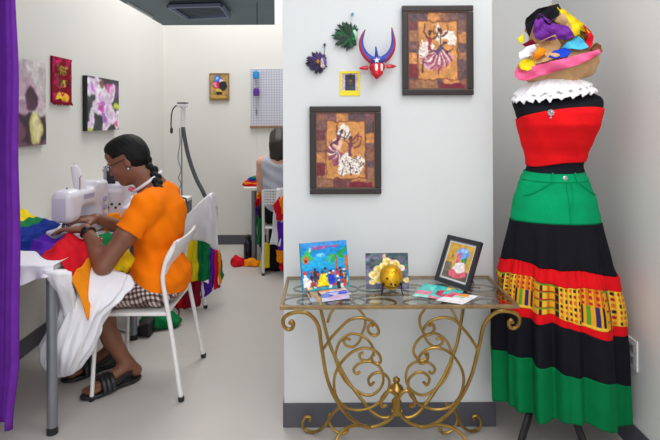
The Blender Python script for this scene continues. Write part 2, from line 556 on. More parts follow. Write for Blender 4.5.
# ============================================================= console table
M['gold'] = mat('antique_gold', (158, 126, 64), 0.3, metal=0.85, var=0.3, vscale=18, bump=0.08, bscale=60)
M['gold_dark'] = mat('dark_bronze', (92, 74, 52), 0.5, metal=0.5, var=.3, vscale=30)
M['gold_rim'] = mat('worn_gold_rim', (136, 112, 78), 0.45, metal=0.55, var=0.3, vscale=30, bump=0.15, bscale=90)
M['gold_leaf'] = mat('gold_leaf', (226, 168, 32), 0.3, metal=0.75, var=0.18, vscale=30, bump=0.1, bscale=120)
def glass_mat():
    m = bpy.data.materials.new('clear_glass'); m.use_nodes = True; nt = m.node_tree; nt.nodes.clear()
    o = nt.nodes.new('ShaderNodeOutputMaterial'); t = nt.nodes.new('ShaderNodeBsdfTransparent'); g = nt.nodes.new('ShaderNodeBsdfGlossy')
    f = nt.nodes.new('ShaderNodeLayerWeight'); mx = nt.nodes.new('ShaderNodeMixShader'); mr = nt.nodes.new('ShaderNodeMath')
    t.inputs['Color'].default_value = (0.93, 0.95, 0.93, 1); g.inputs['Roughness'].default_value = 0.05
    f.inputs['Blend'].default_value = 0.5; mr.operation = 'MULTIPLY'; mr.inputs[1].default_value = 0.38
    nt.links.new(f.outputs['Facing'], mr.inputs[0]); nt.links.new(mr.outputs[0], mx.inputs[0])
    nt.links.new(t.outputs[0], mx.inputs[1]); nt.links.new(g.outputs[0], mx.inputs[2]); nt.links.new(mx.outputs[0], o.inputs[0])
    return m
M['glass'] = glass_mat()
TZ = 0.651
TY0, TY1 = 1.922, 2.285
TX0, TX1 = -0.165, 0.69
XCN = 0.273; YM = 2.105
ct = thing('console_table', (XCN, YM, 0), 'gold wrought iron scrollwork console table with a glass top against the white wall', 'table')
m = MB(); w = 0.012; t = 0.014
m.box((TX0, TY0, TZ - t), (TX1, TY0 + w, TZ)); m.box((TX0, TY1 - w, TZ - t), (TX1, TY1, TZ))
m.box((TX0, TY0 + w, TZ - t), (TX0 + w, TY1 - w, TZ)); m.box((TX1 - w, TY0 + w, TZ - t), (TX1, TY1 - w, TZ))
m.build('tabletop_frame', M['gold_rim'], ct, smooth=False, bevel=0.003)
MB().box((TX0 + w, TY0 + w, TZ - 0.011), (TX1 - w, TY1 - w, TZ - 0.002)).build('glass_top', M['glass'], ct, smooth=False)
def on_frame(px, py, sg):
    Y = YM
    for _ in range(12):
        p = at(px, py, Y)
        Y = YM + sg * 0.15 * max(0.0, min(1.0, (p.z - 0.12) / 0.5)) + sg * 0.008
    return at(px, py, Y)
def mir(ps): return [Vector((2 * XCN - p.x, p.y, p.z)) for p in ps]
def rod(ps, r, name, k=6):
    for i, path in enumerate((ps, mir(ps))):
        q = spline(path, k); n = len(q)
        MB().tube(q, r, 9).build(name, M['gold'], ct)
LEG_F = [(512.7,322.7),(511,320),(509,322.7),(510,327),(514.5,328),(519,323.6),(519,317),(513.6,312.7),(504.5,311),(495.5,312.7),(487,320),(482.7,329),(480,342),(477,354.5),(472,374),(463.6,393),(451,411),(437,422.6),(422.7,427),(408,421.6),(400,413),(397,403),(402,393),(408.4,391),(414.5,399),(413.5,406),(409,405)]
LEG_B = [(463.5,306),(463,309),(461,322),(457,343),(451,360),(443,378),(432,395),(421,410),(411,417),(402,417)]
F1 = [(477,348),(470,337),(463,328.6),(454,319.8),(443,317.4),(432,320.4),(425.4,326),(423,332),(426,335),(431,333.8),(434.3,329),(432.4,324),(428.9,326)]
B1 = [(457.5,322),(454,313.6),(450.6,309),(444,302),(437,299),(430,302),(425,309),(420,316.4),(420,324.5),(423.5,333),(427,341),(433.6,346.4),(440.4,345),(442.5,341),(439.7,337.5),(435.8,339.8)]
F2 = [(425.5,354.5),(428,357),(426,362),(421,363.5),(418.6,360),(421.3,353.8),(428,349),(437,347.7),(447,351),(455.4,358.6),(462,370),(463.6,382),(459.5,397),(449,407),(435,409.5),(420.7,405),(410.4,395),(408.4,380.7),(416.6,372.5),(425,373.5),(429.4,379),(427,385),(423.4,382)]
B2 = [(423.7,352.5),(427.8,354),(426.8,358.5),(420.7,360.5),(416,357),(413.4,350.5),(416.6,342),(424,335.5),(435,333.4),(444.5,338.8),(450,347.7),(452,360),(445,379),(432,391.5),(420.7,395),(410.4,389),(406,379),(408,368),(415.6,362),(424,361.5),(431.5,364.5),(435,369.5),(432,373.5),(428.4,371)]
P = lambda L, sg: [on_frame(a, b, sg) for a, b in L]
def lift(ps, z=0.632):
    return [Vector((p.x, p.y, min(p.z, z))) for p in ps]
rod(lift(P(LEG_F, -1), 0.626), 0.007, 'leg')
rod(lift(P(LEG_B, 1), 0.626), 0.0068, 'leg')
for L, sg in ((F1, -1), (F2, -1), (B1, 1), (B2, 1)): rod(lift(P(L, sg), 0.626), 0.0054, 'scroll')
FB = [(446,404),(452,408.5),(456,413),(459.5,420),(463,427),(470,431),(478,429.5),(481,423),(478,416.5),(473,416.5),(474,420.5)]
FM = [(455.5,412.5),(457.5,418),(455.5,425.5),(450,431.5),(443.5,433),(439.5,430),(441.5,427)]
FF = [(424,427),(437,424.8),(450,427),(460,433),(467,442),(474,457),(484,477),(496,484),(504,476),(502,467),(496.5,470)]
def foot(L, ya, yb, nm='foot'):
    n = len(L); ps = []
    for i, (a, b) in enumerate(L):
        p = at(a, b, lerp(ya, yb, min(1, i / (n * 0.55)))); p.z = max(p.z, 0.0078); ps.append(p)
    rod(ps, 0.0062, nm)
foot(FB, 2.135, 2.262); foot(FM, 2.22, 2.2, 'scroll'); foot(FF, 2.09, 1.93)
c = at(396, 404, YM); cz = c.z
MB().lathe([(0.006, -0.045), (0.016, -0.04), (0.02, -0.02), (0.017, 0), (0.02, 0.012), (0.012, 0.022), (0.008, 0.03), (0.012, 0.036), (0.024, 0.046), (0.028, 0.058), (0.023, 0.07), (0.012, 0.078), (0.009, 0.083), (0.014, 0.09), (0.014, 0.099), (0.004, 0.107)], (XCN, YM, cz), 16).build('finial', M['gold'], ct)
MB().tube([(XCN - 0.02, YM, cz - 0.03), (XCN + 0.02, YM, cz - 0.03)], 0.014, 10).build('collar', M['gold'], ct)
# flat ornament under the glass
def flat_scroll(cx, cy, r, a0, turns, s=1):
    ps = []
    for i in range(40):
        t = i / 39; a = a0 + s * t * turns * 2 * PI; rr = r * (1 - 0.8 * t)
        ps.append((cx + rr * math.cos(a) * 1.5, cy + rr * math.sin(a), TZ - 0.024))
    MB().tube(ps, 0.0042, 6).build('scroll', M['gold_dark'], ct)
for dx, s in ((-0.34, 1), (-0.21, -1), (-0.08, 1), (0.08, -1), (0.21, 1), (0.34, -1)):
    flat_scroll(XCN + dx, YM - .075*s, 0.072, PI / 2 * s, 1.6, s); flat_scroll(XCN + dx, YM + .08*s, 0.066, -PI / 2 * s, 1.6, s)
MB().tube([(TX0 + w, YM, TZ - 0.021), (TX1 - w, YM, TZ - 0.021)], 0.005, 7).build('stretcher', M['gold'], ct)

# ============================================================= things on the console
def tz(px, py): return at_z(px, py, TZ)
# picture book
bl, br = tz(304, 293), tz(351, 287.5)
d = (br - bl); wd = d.length; d.normalize()
nb = Vector((-d.y, d.x, 0)).normalized()
lean = math.radians(12)
up = Vector((0, 0, 1)) * math.cos(lean) + nb * math.sin(lean)
nf = d.cross(up).normalized()     # towards the viewer (or away): fix sign
if nf.y > 0: nf = -nf
wd *= 1.0; hb = 0.181
O = bl - d * 0.004 + Vector((0, 0, 0.0035))
bk = thing('picture_book', O + d * wd / 2, 'blue illustrated picture book standing upright at the left end of the glass table', 'book')
M['paper'] = mat('paper', (235, 230, 220), 0.7)
M['book_blue'] = mat('book_cloth', (30, 150, 190), 0.4)
m = MB(); m.obox(O + d*wd/2 + up*hb/2 - nf*0.0015, d*wd/2, up*hb/2, nf*0.0012); m.obox(O + d*wd/2 + up*hb/2 - nf*0.0125, d*wd/2, up*hb/2, nf*0.0012)
m.obox(O + d*0.0012 + up*hb/2 - nf*0.007, d*0.0012, up*hb/2, nf*0.0065)
m.build('cover', M['book_blue'], bk, smooth=False)
MB().obox(O + d*wd/2 + up*hb/2 - nf*0.007, d*(wd/2 - 0.003), up*(hb/2 - 0.003), nf*0.0042).build('pages', M['paper'], bk, smooth=False)
a = Art(110, 100, (16, 140, 210))
a.rect(0, 0, 1, 0.1, (60, 150, 225)); a.rect(0, .3, 1, .55, (30, 170, 225)); a.rect(0, .86, 1, 1, (60, 130, 160))
a.ell(.42, .27, .1, .035, (110, 190, 240)); a.rect(0, .93, 1, 1, (50, 160, 175))
random.seed(5)
x = .25
while x < .8:       # unreadable red lettering of the title
    wdt = random.choice((.02, .03, .035))
    y = .115 - .03 * (x - .25)
    if random.random() < .86:
        a.line([(x, y + .035), (x + wdt * .3, y - .03)], .016, (214, 60, 130)); a.line([(x + wdt*.3, y - .03), (x + wdt, y + .03)], .016, (222, 52, 110)); a.line([(x, y), (x + wdt, y)], .012, (200, 70, 140))
    x += wdt + .016
for (px, py, sx) in ((.74, .3, 1),):
    a.poly([(.72, .32), (.77, .32), (.78, .72), (.73, .72)], (176, 110, 70))
    for q in ([(.75, .3), (.62, .27), (.5, .42), (.64, .36)], [(.75, .3), (.66, .34), (.58, .5), (.72, .4)], [(.75, .3), (.86, .2), (1, .12), (1, .2), (.86, .32)], [(.75, .3), (.9, .3), (1, .42), (.86, .38)]):
        a.poly(q, random.choice(((30, 160, 80), (70, 180, 70), (110, 195, 90))))
a.poly([(.92, .35), (1, .3), (1, .66), (.93, .62)], (190, 105, 75))
a.poly([(.0, .3), (.1, .2), (.22, .14), (.2, .26), (.28, .36), (.12, .36), (.06, .44)], (70, 185, 90)); a.ell(.2, .15, .02, .05, (210, 230, 150), .4); a.ell(.1, .36, .06, .08, (225, 110, 60)); a.ell(.1, .38, .025, .035, (110, 30, 30))
random.seed(21)
pal = ((215, 60, 60), (30, 40, 120), (235, 232, 228), (40, 50, 170), (200, 84, 66), (90, 50, 50), (240, 200, 60), (60, 120, 80), (120, 60, 130), (52, 36, 40))
for row_ in range(3):
    for i in range(11):
        u = .1 + .082*i + random.uniform(-.02, .02); vv = .6 + .1*row_ + random.uniform(-.04, .04) + .05*abs(i-5)/5
        a.poly([(u-.035, vv+.15), (u-.028, vv+.03), (u+.028, vv+.03), (u+.04, vv+.15)], random.choice(pal)); a.ell(u, vv, .026, .034, random.choice(((96, 58, 46), (60, 40, 38), (150, 96, 70)))); a.ell(u, vv-.022, .03, .022, random.choice(((34, 26, 32), (210, 60, 60), (240, 236, 230), (40, 40, 90))))
a.ell(.06, .62, .04, .045, (215, 60, 60)); a.poly([(.03,.66),(.1,.66),(.11,.9),(.02,.9)], (238, 238, 236))
a.poly([(.3, .92), (.4, .66), (.48, .66), (.58, .92)], (246, 224, 30)); a.ell(.62, .8, .08, .11, (30, 60, 200)); a.poly([(.12, .84), (.28, .8), (.3, .92), (.12, .94)], (150, 70, 60)); a.ell(.13, .88, .03, .1, (240, 240, 240))
a.organic(.012, 16, 2, 1); a.grain(.25, 22, 3)
a.panel('cover_print', V_GLOSS, O + up*hb - d*0 + nf*0.0001, d*wd, -up*hb, bk)
m = MB(); q = O + d*wd*0.5 + up*hb*0.55 - nf*0.0145; g = q + nb*0.05; g.z = TZ + 0.004
m.tube([q, g], 0.0028, 6); m.tube([g - d*0.03, g + d*0.03], 0.0028, 6)
m.build('easel_prop', M['black_metal'], bk)

# postcard behind the golden globe
bl = tz(366, 289.5); br = tz(409, 289)
d = (br - bl); wd = d.length; d.normalize(); nb = Vector((-d.y, d.x, 0)); lean = math.radians(9)
up = Vector((0, 0, 1)) * math.cos(lean) + nb * math.sin(lean); nf = d.cross(up); nf = nf if nf.y < 0 else -nf
hb = 0.138
pc = thing('photo_card', bl + d*wd/2, 'standing photo card of pale yellow flowers behind the golden globe', 'picture')
MB().obox(bl + d*wd/2 + up*hb/2 - nf*0.0022, d*wd/2, up*hb/2, nf*0.002).build('backing', M['paper'], pc, smooth=False)
a = Art(80, 66, (96, 92, 120)); 
for i in range(60): a.ell(random.random(), random.random(), .06, .05, random.choice(((110, 120, 130), (80, 110, 90), (130, 120, 150), (60, 70, 80), (60, 110, 90))))
a.rect(.5, .0, 1, .1, (60, 80, 90))
for (u, vv, r) in ((.2, .6, .13), (.3, .45, .12), (.42, .35, .1), (.5, .22, .1), (.68, .3, .12), (.82, .42, .1), (.3, .72, .13), (.15, .8, .08), (.5, .6, .2), (.95, .75, .08)):
    a.ell(u, vv, r, r * .9, (246, 226, 160)); a.ell(u + .02, vv + .02, r * .55, r * .5, (236, 200, 80))
a.ell(.44, .1, .04, .07, (240, 215, 150)); a.ell(.6, .22, .05, .04, (235, 190, 190)); a.ell(.85, .45, .06, .05, (230, 215, 235)); a.grain(.3, 16, 4)
a.panel('print', V_GLOSS, bl + up*hb, d*wd, -up*hb, pc)
m = MB(); q = bl + d*wd*0.5 + up*hb*0.6 - nf*0.004; g = q + nb*0.045; g.z = TZ + 0.001; m.prism([q - d*.02, q + d*.02, g + d*.02, g - d*.02], nb*0.001)
m.build('easel_prop', M['paper'], pc, smooth=False)

# golden carved globe on black tripod stand
gc = at(391, 277, 2.06)
gl = thing('golden_globe', (gc.x, gc.y, TZ), 'shiny golden carved globe with dark eyelets in the middle of the glass table', 'ornament')
f = Field(gc - Vector((.06, .06, .06)), gc + Vector((.06, .06, .06)), .003)
f.ell(gc, (.0445, .0445, .0475), 0)
f.mesh().build('globe', M['gold_leaf'], gl)
def knob(u, vv, r, mm, nm):
    dv = Vector((u, -math.sqrt(max(0, 1 - u*u - vv*vv)), vv)); p = gc + Vector((dv.x*.0445, dv.y*.0445, dv.z*.0475))
    MB().lathe([(r*.5, -.002), (r, 0), (r, .002), (r*.6, .004)], p, 10, dv).build(nm, mm, gl)
for u, vv in ((-.42, .12), (-.1, -.3), (.25, -.35)): knob(u, vv, .0042, M['black_metal'], 'eyelet')
M['gold_dim'] = mat('gold_relief', (200, 140, 20), 0.35, metal=.8)
for i in range(8):
    an = PI * (.1 + .8 * i / 7); ps = []
    for j in range(9):
        t = j / 8; lon = -PI/2 + (t - .5) * .5 + (an - PI/2) ; lat = .75 - .5 * abs(t - .5)
        ps.append(gc + Vector((math.cos(lat)*math.cos(lon)*.045, math.cos(lat)*math.sin(lon)*.045, math.sin(lat)*.048)))
    MB().tube(ps, .0012, 5).build('relief', M['gold_dim'], gl)
ring = [gc + Vector((.034*math.cos(2*PI*i/24), .034*math.sin(2*PI*i/24), -.027)) for i in range(24)]
st = MB().tube(ring, .003, 6, closed=True).build('stand_ring', M['black_metal'], gl)
for an in (-PI*.78, -PI*.22, PI/2):
    c_, s_ = math.cos(an), math.sin(an)
    ps = spline([gc + Vector((.036*c_, .036*s_, -.018)), gc + Vector((.044*c_, .044*s_, -.020)), gc + Vector((.046*c_, .046*s_, -.036)), Vector((gc.x + .052*c_, gc.y + .052*s_, TZ + .002))], 5)
    m = MB().tube(ps, .0028, 6); m.lathe([(.002, -.006), (.006, -.002), (.006, .003), (.002, .007)], ps[4], 8)
    m.build('stand_leg', M['black_metal'], gl)

# framed picture leaning on its strut
bl = tz(434, 281.5); br = tz(467.5, 292.8)
d = (br - bl); wd = d.length; d.normalize(); nb = Vector((-d.y, d.x, 0)); hz = .193
TLp = at(448, 237.5, bl.y + .075)
lean = math.radians(25)
up = Vector((0, 0, 1)) * math.cos(lean) + nb * math.sin(lean); nf = d.cross(up); nf = nf if nf.y < 0 else -nf
O = bl + Vector((0, 0, .007))
pf = thing('framed_photo', O + d*wd/2, 'black framed picture of a figure in a pink skirt leaning back on the glass table', 'picture frame')
M['frame_black'] = mat('frame_black', (38, 40, 46), 0.35)
fw = .017; m = MB()
C = lambda u, v: O + d*(wd*u) + up*(hz*v)
def ring_frame(m, O, d, up, nf, wd, hz, fw, th):
    for (u0, v0, u1, v1) in ((0, 0, wd, fw), (0, hz - fw, wd, hz), (0, fw, fw, hz - fw), (wd - fw, fw, wd, hz - fw)):
        cc = O + d*(u0+u1)/2 + up*(v0+v1)/2 - nf*th/2
        m.obox(cc, d*(u1-u0)/2, up*(v1-v0)/2, nf*th/2)
ring_frame(m, O, d, up, nf, wd, hz, fw, .014)
m.build('frame', M['frame_black'], pf, smooth=False)
m = MB(); ring_frame(m, O + d*fw + up*fw - nf*.003, d, up, nf, wd - 2*fw, hz - 2*fw, .003, .006); m.build('inner_trim', M['gray_metal'], pf, smooth=False)
MB().obox(O + d*wd/2 + up*hz/2 - nf*.012, d*(wd/2 - .004), up*(hz/2 - .004), nf*.002).build('backing', M['black_plastic'], pf, smooth=False)
a = Art(60, 80, (206, 160, 70)); a.rect(0, .72, 1, 1, (110, 95, 85)); a.rect(0, .55, .3, .8, (120, 110, 90))
a.ell(.6, .28, .24, .16, (110, 160, 225)); a.ell(.62, .2, .12, .06, (160, 190, 235)); a.poly([(.4, .3), (.52, .25), (.55, .5), (.42, .6)], (205, 90, 120)); a.ell(.5, .4, .05, .09, (220, 110, 130)); a.poly([(.6, .42), (.78, .34), (.8, .5), (.6, .56)], (70, 140, 90))
a.poly([(.42, .55), (.72, .48), (.86, .75), (.3, .82)], (238, 225, 225)); a.poly([(.25, .76), (.4, .7), (.6, .8), (.86, .68), (.9, .82), (.6, .92), (.3, .9)], (222, 100, 115)); a.ell(.25, .4, .04, .06, (150, 110, 70)); a.grain(.2, 14, 8)
for (u0, v0, u1, v1) in ((0, 0, 1, .04), (0, .96, 1, 1), (0, 0, .05, 1), (.95, 0, 1, 1)): a.rect(u0, v0, u1, v1, (215, 215, 215))
a.panel('print', V_GLOSS, O + d*(fw+.002) + up*(hz-fw-.002) - nf*.006, d*(wd-2*fw-.004), -up*(hz-2*fw-.004), pf)
m = MB(); q = O + d*wd*.5 + up*hz*.6 - nf*.015; g = Vector((q.x, q.y, 0)) + nb*.045; g.z = TZ + .001; g.y = min(g.y, 2.29); m.prism([q - d*.018, q + d*.018, g + d*.03, g - d*.03], nf*.002)
m.build('easel_prop', M['black_plastic'], pf, smooth=False)

# flyers and leaflets lying flat
def card(name, quad, lvl, bg, shapes, label, cat, group=None):
    P4 = [at_z(a_, b_, TZ + .0012 + lvl) for a_, b_ in quad]   # TL TR BR BL
    O_ = P4[0]; U_ = (P4[1]-P4[0] + P4[2]-P4[3]) / 2; V_ = (P4[3]-P4[0] + P4[2]-P4[1]) / 2
    a = Art(34, 26, bg)
    for s in shapes: getattr(a, s[0])(*s[1:])
    a.grain(.2, 9, len(label))
    o = a.panel(name, V_GLOSS, O_, U_, V_, bow=lambda u, v: .0, t=.0009)
    tag(o, label, cat, group); return o
T_, R_, Y_, P_, O2, Wt = (52, 196, 190), (205, 60, 90), (238, 205, 110), (228, 120, 150), (244, 160, 50), (238, 236, 244)
grp = 'leaflets fanned out on the glass table'
card('leaflet', [(424,283.5),(443,285),(433,298),(412,295)], 0, T_, [('rect',0,.55,1,.8,P_),('ell',.7,.3,.2,.2,(90,210,200)),('rect',0,.85,1,1,(150,215,205))], 'teal and pink leaflet at the left end of the fanned leaflets', 'leaflet', grp)
card('leaflet', [(438,285),(456,288.5),(447,301),(428,297)], .0012, T_, [('ell',.5,.55,.3,.25,R_),('ell',.3,.6,.12,.14,(150,40,90)),('rect',.6,0,1,.25,Y_),('rect',0,.85,1,1,P_)], 'teal leaflet with a red blot second from the left in the fan', 'leaflet', grp)
card('leaflet', [(448,287.5),(464,292),(456,301.5),(440,298)], .0024, (70, 200, 195), [('ell',.3,.8,.3,.2,R_),('rect',0,0,.3,.2,Y_),('ell',.75,.5,.2,.3,(40,180,175))], 'bright teal leaflet in the middle of the fan under the picture frame', 'leaflet', grp)
card('leaflet', [(452,292),(481,298),(463,304.3),(438,302.5)], .0036, Wt, [('poly',[(.0,.0),(.5,.0),(.35,.5),(.0,.6)],P_),('ell',.55,.2,.2,.18,O2),('ell',.2,.35,.14,.16,R_),('rect',.3,.3,.7,.45,(160,220,200))], 'white leaflet with orange and pink print at the right front of the fan', 'leaflet', grp)
card('pamphlet', [(315,287.5),(343,285.5),(352,294),(324,297)], .0, (236,214,200), [('ell',.2,.3,.22,.3,(240,160,110)),('ell',.6,.3,.25,.2,(235,180,165)),('ell',.45,.15,.1,.12,(170,90,110)),('rect',.2,.6,1,.8,(120,140,225)),('ell',.85,.65,.14,.14,(40,70,200))], 'peach and blue pamphlet lying in front of the blue picture book', 'pamphlet')
card('pamphlet', [(321,294),(351,290.5),(350,298),(325,301.8)], .0012, (205,200,232), [('ell',.15,.3,.2,.3,(90,120,225)),('ell',.8,.2,.2,.2,(60,90,215)),('poly',[(.2,.6),(.8,.4),(.9,.7),(.3,.9)],(226,180,200)),('ell',.35,.4,.1,.1,(70,70,150))], 'lilac pamphlet overlapping the peach pamphlet near the table front edge', 'pamphlet')
card('pamphlet', [(306,291),(314,289),(321,301),(309,302)], .0, (176,150,120), [('rect',.1,0,.3,1,(80,70,60)),('ell',.3,.8,.25,.2,(150,180,210)),('rect',.7,0,1,1,(196,150,120))], 'brown pamphlet at the left of the table in front of the book', 'pamphlet')  # reflection in the glass painted as a flat brown card
# ============================================================= centre wall
M['frame_brown'] = mat('frame_dark_wood', (38, 25, 24), 0.32, var=0.25, vscale=40)
M['frame_lip'] = mat('frame_lip', (104, 74, 60), 0.4, metal=.3)
def painting(x0, y0, x1, y1, seed, label, figure):
    Yw = YC - .001
    TL = at(x0, y0, Yw); BR = at(x1, y1, Yw)
    w, h = BR.x - TL.x, TL.z - BR.z
    X, Z = Vector((1, 0, 0)), Vector((0, 0, 1)); nf = Vector((0, -1, 0))
    O = Vector((TL.x, Yw - .022, BR.z))
    r = thing('framed_painting', (TL.x + w/2, Yw, BR.z), label, 'painting')
    m = MB(); ring_frame(m, O, X, Z, nf, w, h, .026, .022)
    m.build('frame', M['frame_brown'], r, smooth=False, bevel=.004)
    m = MB(); ring_frame(m, O + X*.0255 + Z*.0255 - nf*.004, X, Z, nf, w - .051, h - .051, .004, .008); m.build('frame_lip', M['frame_lip'], r, smooth=False)
    MB().box((O.x + .01, Yw - .012, O.z + .01), (O.x + w - .01, Yw - .0005, O.z + h - .01)).build('backing', M['frame_brown'], r, smooth=False)
    a = Art(104, 136, (110, 70, 66)); random.seed(seed)
    cols = ((120, 84, 80), (138, 92, 72), (112, 60, 64), (98, 76, 82), (156, 108, 76), (106, 70, 72), (126, 86, 88), (92, 70, 74), (142, 98, 80))
    for j in range(8):
        for i in range(6):
            u = i/6 + random.uniform(-.03, .03); v = j/8 + random.uniform(-.02, .02)
            a.rect(u, v, u + .2, v + .145, random.choice(cols))
    hi = (198, 132, 78)
    for q in ((.34, .0, .56, .13), (.0, .52, .16, .66), (.84, .28, 1, .4), (.6, .86, .84, .97)): a.rect(*q, hi)
    a.rect(.55, .92, .95, 1, (122, 30, 50)); a.rect(.0, .68, .16, .84, (118, 40, 50))
    a.grain(.35, 26, seed)
    a.rect(.175, .125, .835, .875, (120, 66, 40)); 
    b = Art(104, 136, (202, 138, 78)); b.grain(.18, 9, seed + 2)
    mask = (a.U > .19) & (a.U < .82) & (a.V > .135) & (a.V < .865); a.im[mask] = b.im[mask]
    figure(a); a.organic(.016, 14, seed, 1); a.grain(.16, 40, seed + 5)
    a.panel('canvas', V_ART, (O.x + .024, Yw - .0132, O.z + h - .024), X*(w - .048), -Z*(h - .048), r)
def L(u, v): return (.19 + .63*u, .135 + .73*v)
wh, ma, dk, sk = (236, 226, 214), (138, 52, 78), (70, 40, 48), (110, 66, 50)
def swirl(a, cx, cy, r0, r1, a0, a1, n, cols, w):
    """fan of curved skirt stripes"""
    for i in range(n):
        an = lerp(a0, a1, i/(n-1)); pts = []
        for k in range(7):
            t = k/6; rr = lerp(r0, r1*(1 - .16*((i % 3) == 1)), t); an2 = an + .45*t*t
            pts.append(L(cx + rr*math.cos(an2), cy + rr*.8*math.sin(an2)))
        a.line(pts, w, cols[i % len(cols)])
def dancer(a, hx, hy, tilt, skin, dress):
    """small dancing figure: head, torso, two raised arms"""
    t = Matrix.Rotation(tilt, 2)
    P_ = lambda x, y: L(hx + (t @ Vector((x, y))).x, hy + (t @ Vector((x, y))).y)
    a.poly([P_(-.06, .07), P_(.06, .07), P_(.035, .22), P_(.05, .3), P_(-.05, .3), P_(-.035, .22)], dress)
    a.line([P_(-.05, .09), P_(-.16, .0), P_(-.14, -.14)], .018, skin); a.line([P_(.05, .09), P_(.17, .04), P_(.22, -.1)], .018, skin)
    a.line([P_(0, .02), P_(0, .08)], .02, skin); a.ell(*P_(0, 0), .026, .024, skin); a.ell(*P_(.01, -.025), .032, .018, dk)
def fig_top(a):
    pl = lambda p, c: a.poly([L(*q) for q in p], c)
    pl([(.0,.5),(.12,.36),(.28,.34),(.4,.44),(.36,.58),(.2,.62),(.06,.66)], wh); pl([(.46,.16),(.52,.0),(.6,.2),(.72,.12),(.74,.26),(.6,.34),(.46,.32)], wh); pl([(.7,.14),(.86,.16),(.98,.3),(.95,.42),(.82,.36),(.7,.28)], wh)
    pl([(.06,.72),(.2,.56),(.45,.48),(.7,.5),(.92,.6),(.86,.7),(.66,.8),(.5,.78),(.3,.86),(.14,.82)], (206, 160, 170))
    swirl(a, .48, .5, .05, .44, .1, 2.9, 19, (ma, wh, (176, 96, 116)), .022); swirl(a, .2, .48, .02, .2, 1.2, 4.2, 8, (wh, (210, 196, 190)), .03); swirl(a, .8, .26, .02, .16, -1.2, 1.4, 7, (wh, (214, 200, 196)), .03)
    dancer(a, .3, .2, .1, dk, (150, 50, 66)); dancer(a, .56, .18, -.15, sk, wh); dancer(a, .68, .38, .9, dk, (84, 66, 92))
    a.line([L(.14, .66), L(.08, .88)], .022, dk); a.line([L(.5, .76), L(.52, .94)], .02, ma); a.line([L(.34, .5), L(.2, .62)], .02, sk)
def fig_bot(a):
    pl = lambda p, c: a.poly([L(*q) for q in p], c)
    pl([(.28,.22),(.34,.08),(.46,.02),(.6,.1),(.64,.24),(.5,.3),(.36,.3)], wh); pl([(.03,.56),(.1,.36),(.32,.22),(.42,.38),(.34,.56),(.16,.66)], (224, 184, 158)); pl([(.08,.62),(.3,.5),(.52,.6),(.48,.76),(.2,.8)], (150, 80, 100))
    swirl(a, .26, .52, .03, .26, .6, 3.8, 13, ((150, 76, 96), wh, (120, 60, 84)), .024)
    pl([(.28,.88),(.34,.68),(.5,.52),(.6,.56),(.68,.66),(.88,.6),(.99,.68),(.97,.82),(.84,.95),(.62,.9),(.42,.96)], wh)
    random.seed(3)
    for i in range(90):
        u_, v_ = random.uniform(.32, .97), random.uniform(.6, .92)
        if v_ > .62 + .2*abs(.6-u_)*0: a.ell(*L(u_, v_), .0075, .007, dk)
    dancer(a, .38, .16, .5, dk, (120, 62, 84)); dancer(a, .62, .3, .0, (96, 56, 60), (116, 60, 80))
    a.line([L(.62, .36), L(.8, .24), L(.93, .28), L(.86, .42), L(.72, .46)], .02, (128, 60, 66)); a.line([L(.1, .44), L(.3, .3)], .026, dk); a.line([L(.6, .72), L(.62, .94)], .018, dk); a.line([L(.46, .8), L(.4, .95)], .016, dk)
painting(401.4, 6.4, 472.6, 95.2, 11, 'upper right dark framed painting of dancers in swirling maroon striped skirts', fig_top)
painting(309.5, 106.4, 381, 193.4, 23, 'lower left dark framed painting of dancers with a white dotted skirt', fig_bot)

# push pins -------------------------------------------------------------
def pin(px, py, c, label, depth=YC):
    p = at(px, py, depth)
    m = mat('pin_plastic', c, .3)
    o = MB().lathe([(.0008, 0), (.0008, .004), (.0055, .0045), (.0055, .0065), (.0032, .008), (.0036, .014), (.0058, .016), (.0055, .018)], p, 12, (0, -1, 0)).build('push_pin', m)
    tag(o, label, 'pin', 'push pins on the white wall')
pin(352.3, 14.6, (40, 150, 160), 'teal push pin above the green feathered mask')
pin(324.6, 45.2, (50, 50, 66), 'dark push pin above the purple feathered mask')
pin(350.3, 75.2, (40, 40, 60), 'dark push pin at the top of the yellow photo card', YC)
# feathered masks --------------------------------------------------------
def feather_mask(name, cx, cy, col1, col2, label, angs, fx, rad, seed):
    random.seed(seed)
    c = at(cx, cy, YC)
    r = thing(name, (c.x, YC, c.z), label, 'mask', 'small feathered carnival masks')
    s = FPX / YC
    mats = [mat('feather', col1, .6, sheen=.3), mat('feather_dark', col2, .6, sheen=.3)]
    n = 46
    for i in range(n):
        t = i / (n - 1); an = math.radians(lerp(angs[0], angs[1], t)) + random.uniform(-.12, .12)
        ln = rad / s * random.uniform(.74, 1.06) * (.74 - .26*math.cos(an)); yy = YC - .006 - random.uniform(0, .014)
        a0 = Vector((c.x + fx/s*.3, yy, c.z)); dv = Vector((math.cos(an), 0, math.sin(an))); pv = Vector((-dv.z, 0, dv.x))
        out = []
        wv = random.uniform(.0065, .011)
        ps = []; sg = random.uniform(-.006, .006)
        for k in range(9):
            q = k / 8; ps.append((a0 + dv*ln*q + pv*sg*q*q, wv * (math.sin(PI * min(1, q*.9 + .12)) ** .7)))
        left = [p + pv*w_ + Vector((0, -.001, 0)) for p, w_ in ps]; right = [p - pv*w_ + Vector((0, -.001, 0)) for p, w_ in ps]; mid = [p + Vector((0, -.0035, 0)) for p, w_ in ps]
        m = MB()
        for k in range(8):
            j0 = random.uniform(.75, 1.1)
            m.add([left[k], left[k+1].lerp(mid[k+1], 1-j0), mid[k+1], mid[k]], [(0, 1, 2, 3)]); m.add([mid[k], mid[k+1], right[k+1].lerp(mid[k+1], 1-j0), right[k]], [(0, 1, 2, 3)])
        m.thicken(.0008)
        m.build('feather', random.choice(mats), r, sharp=None)
    return r, c, s
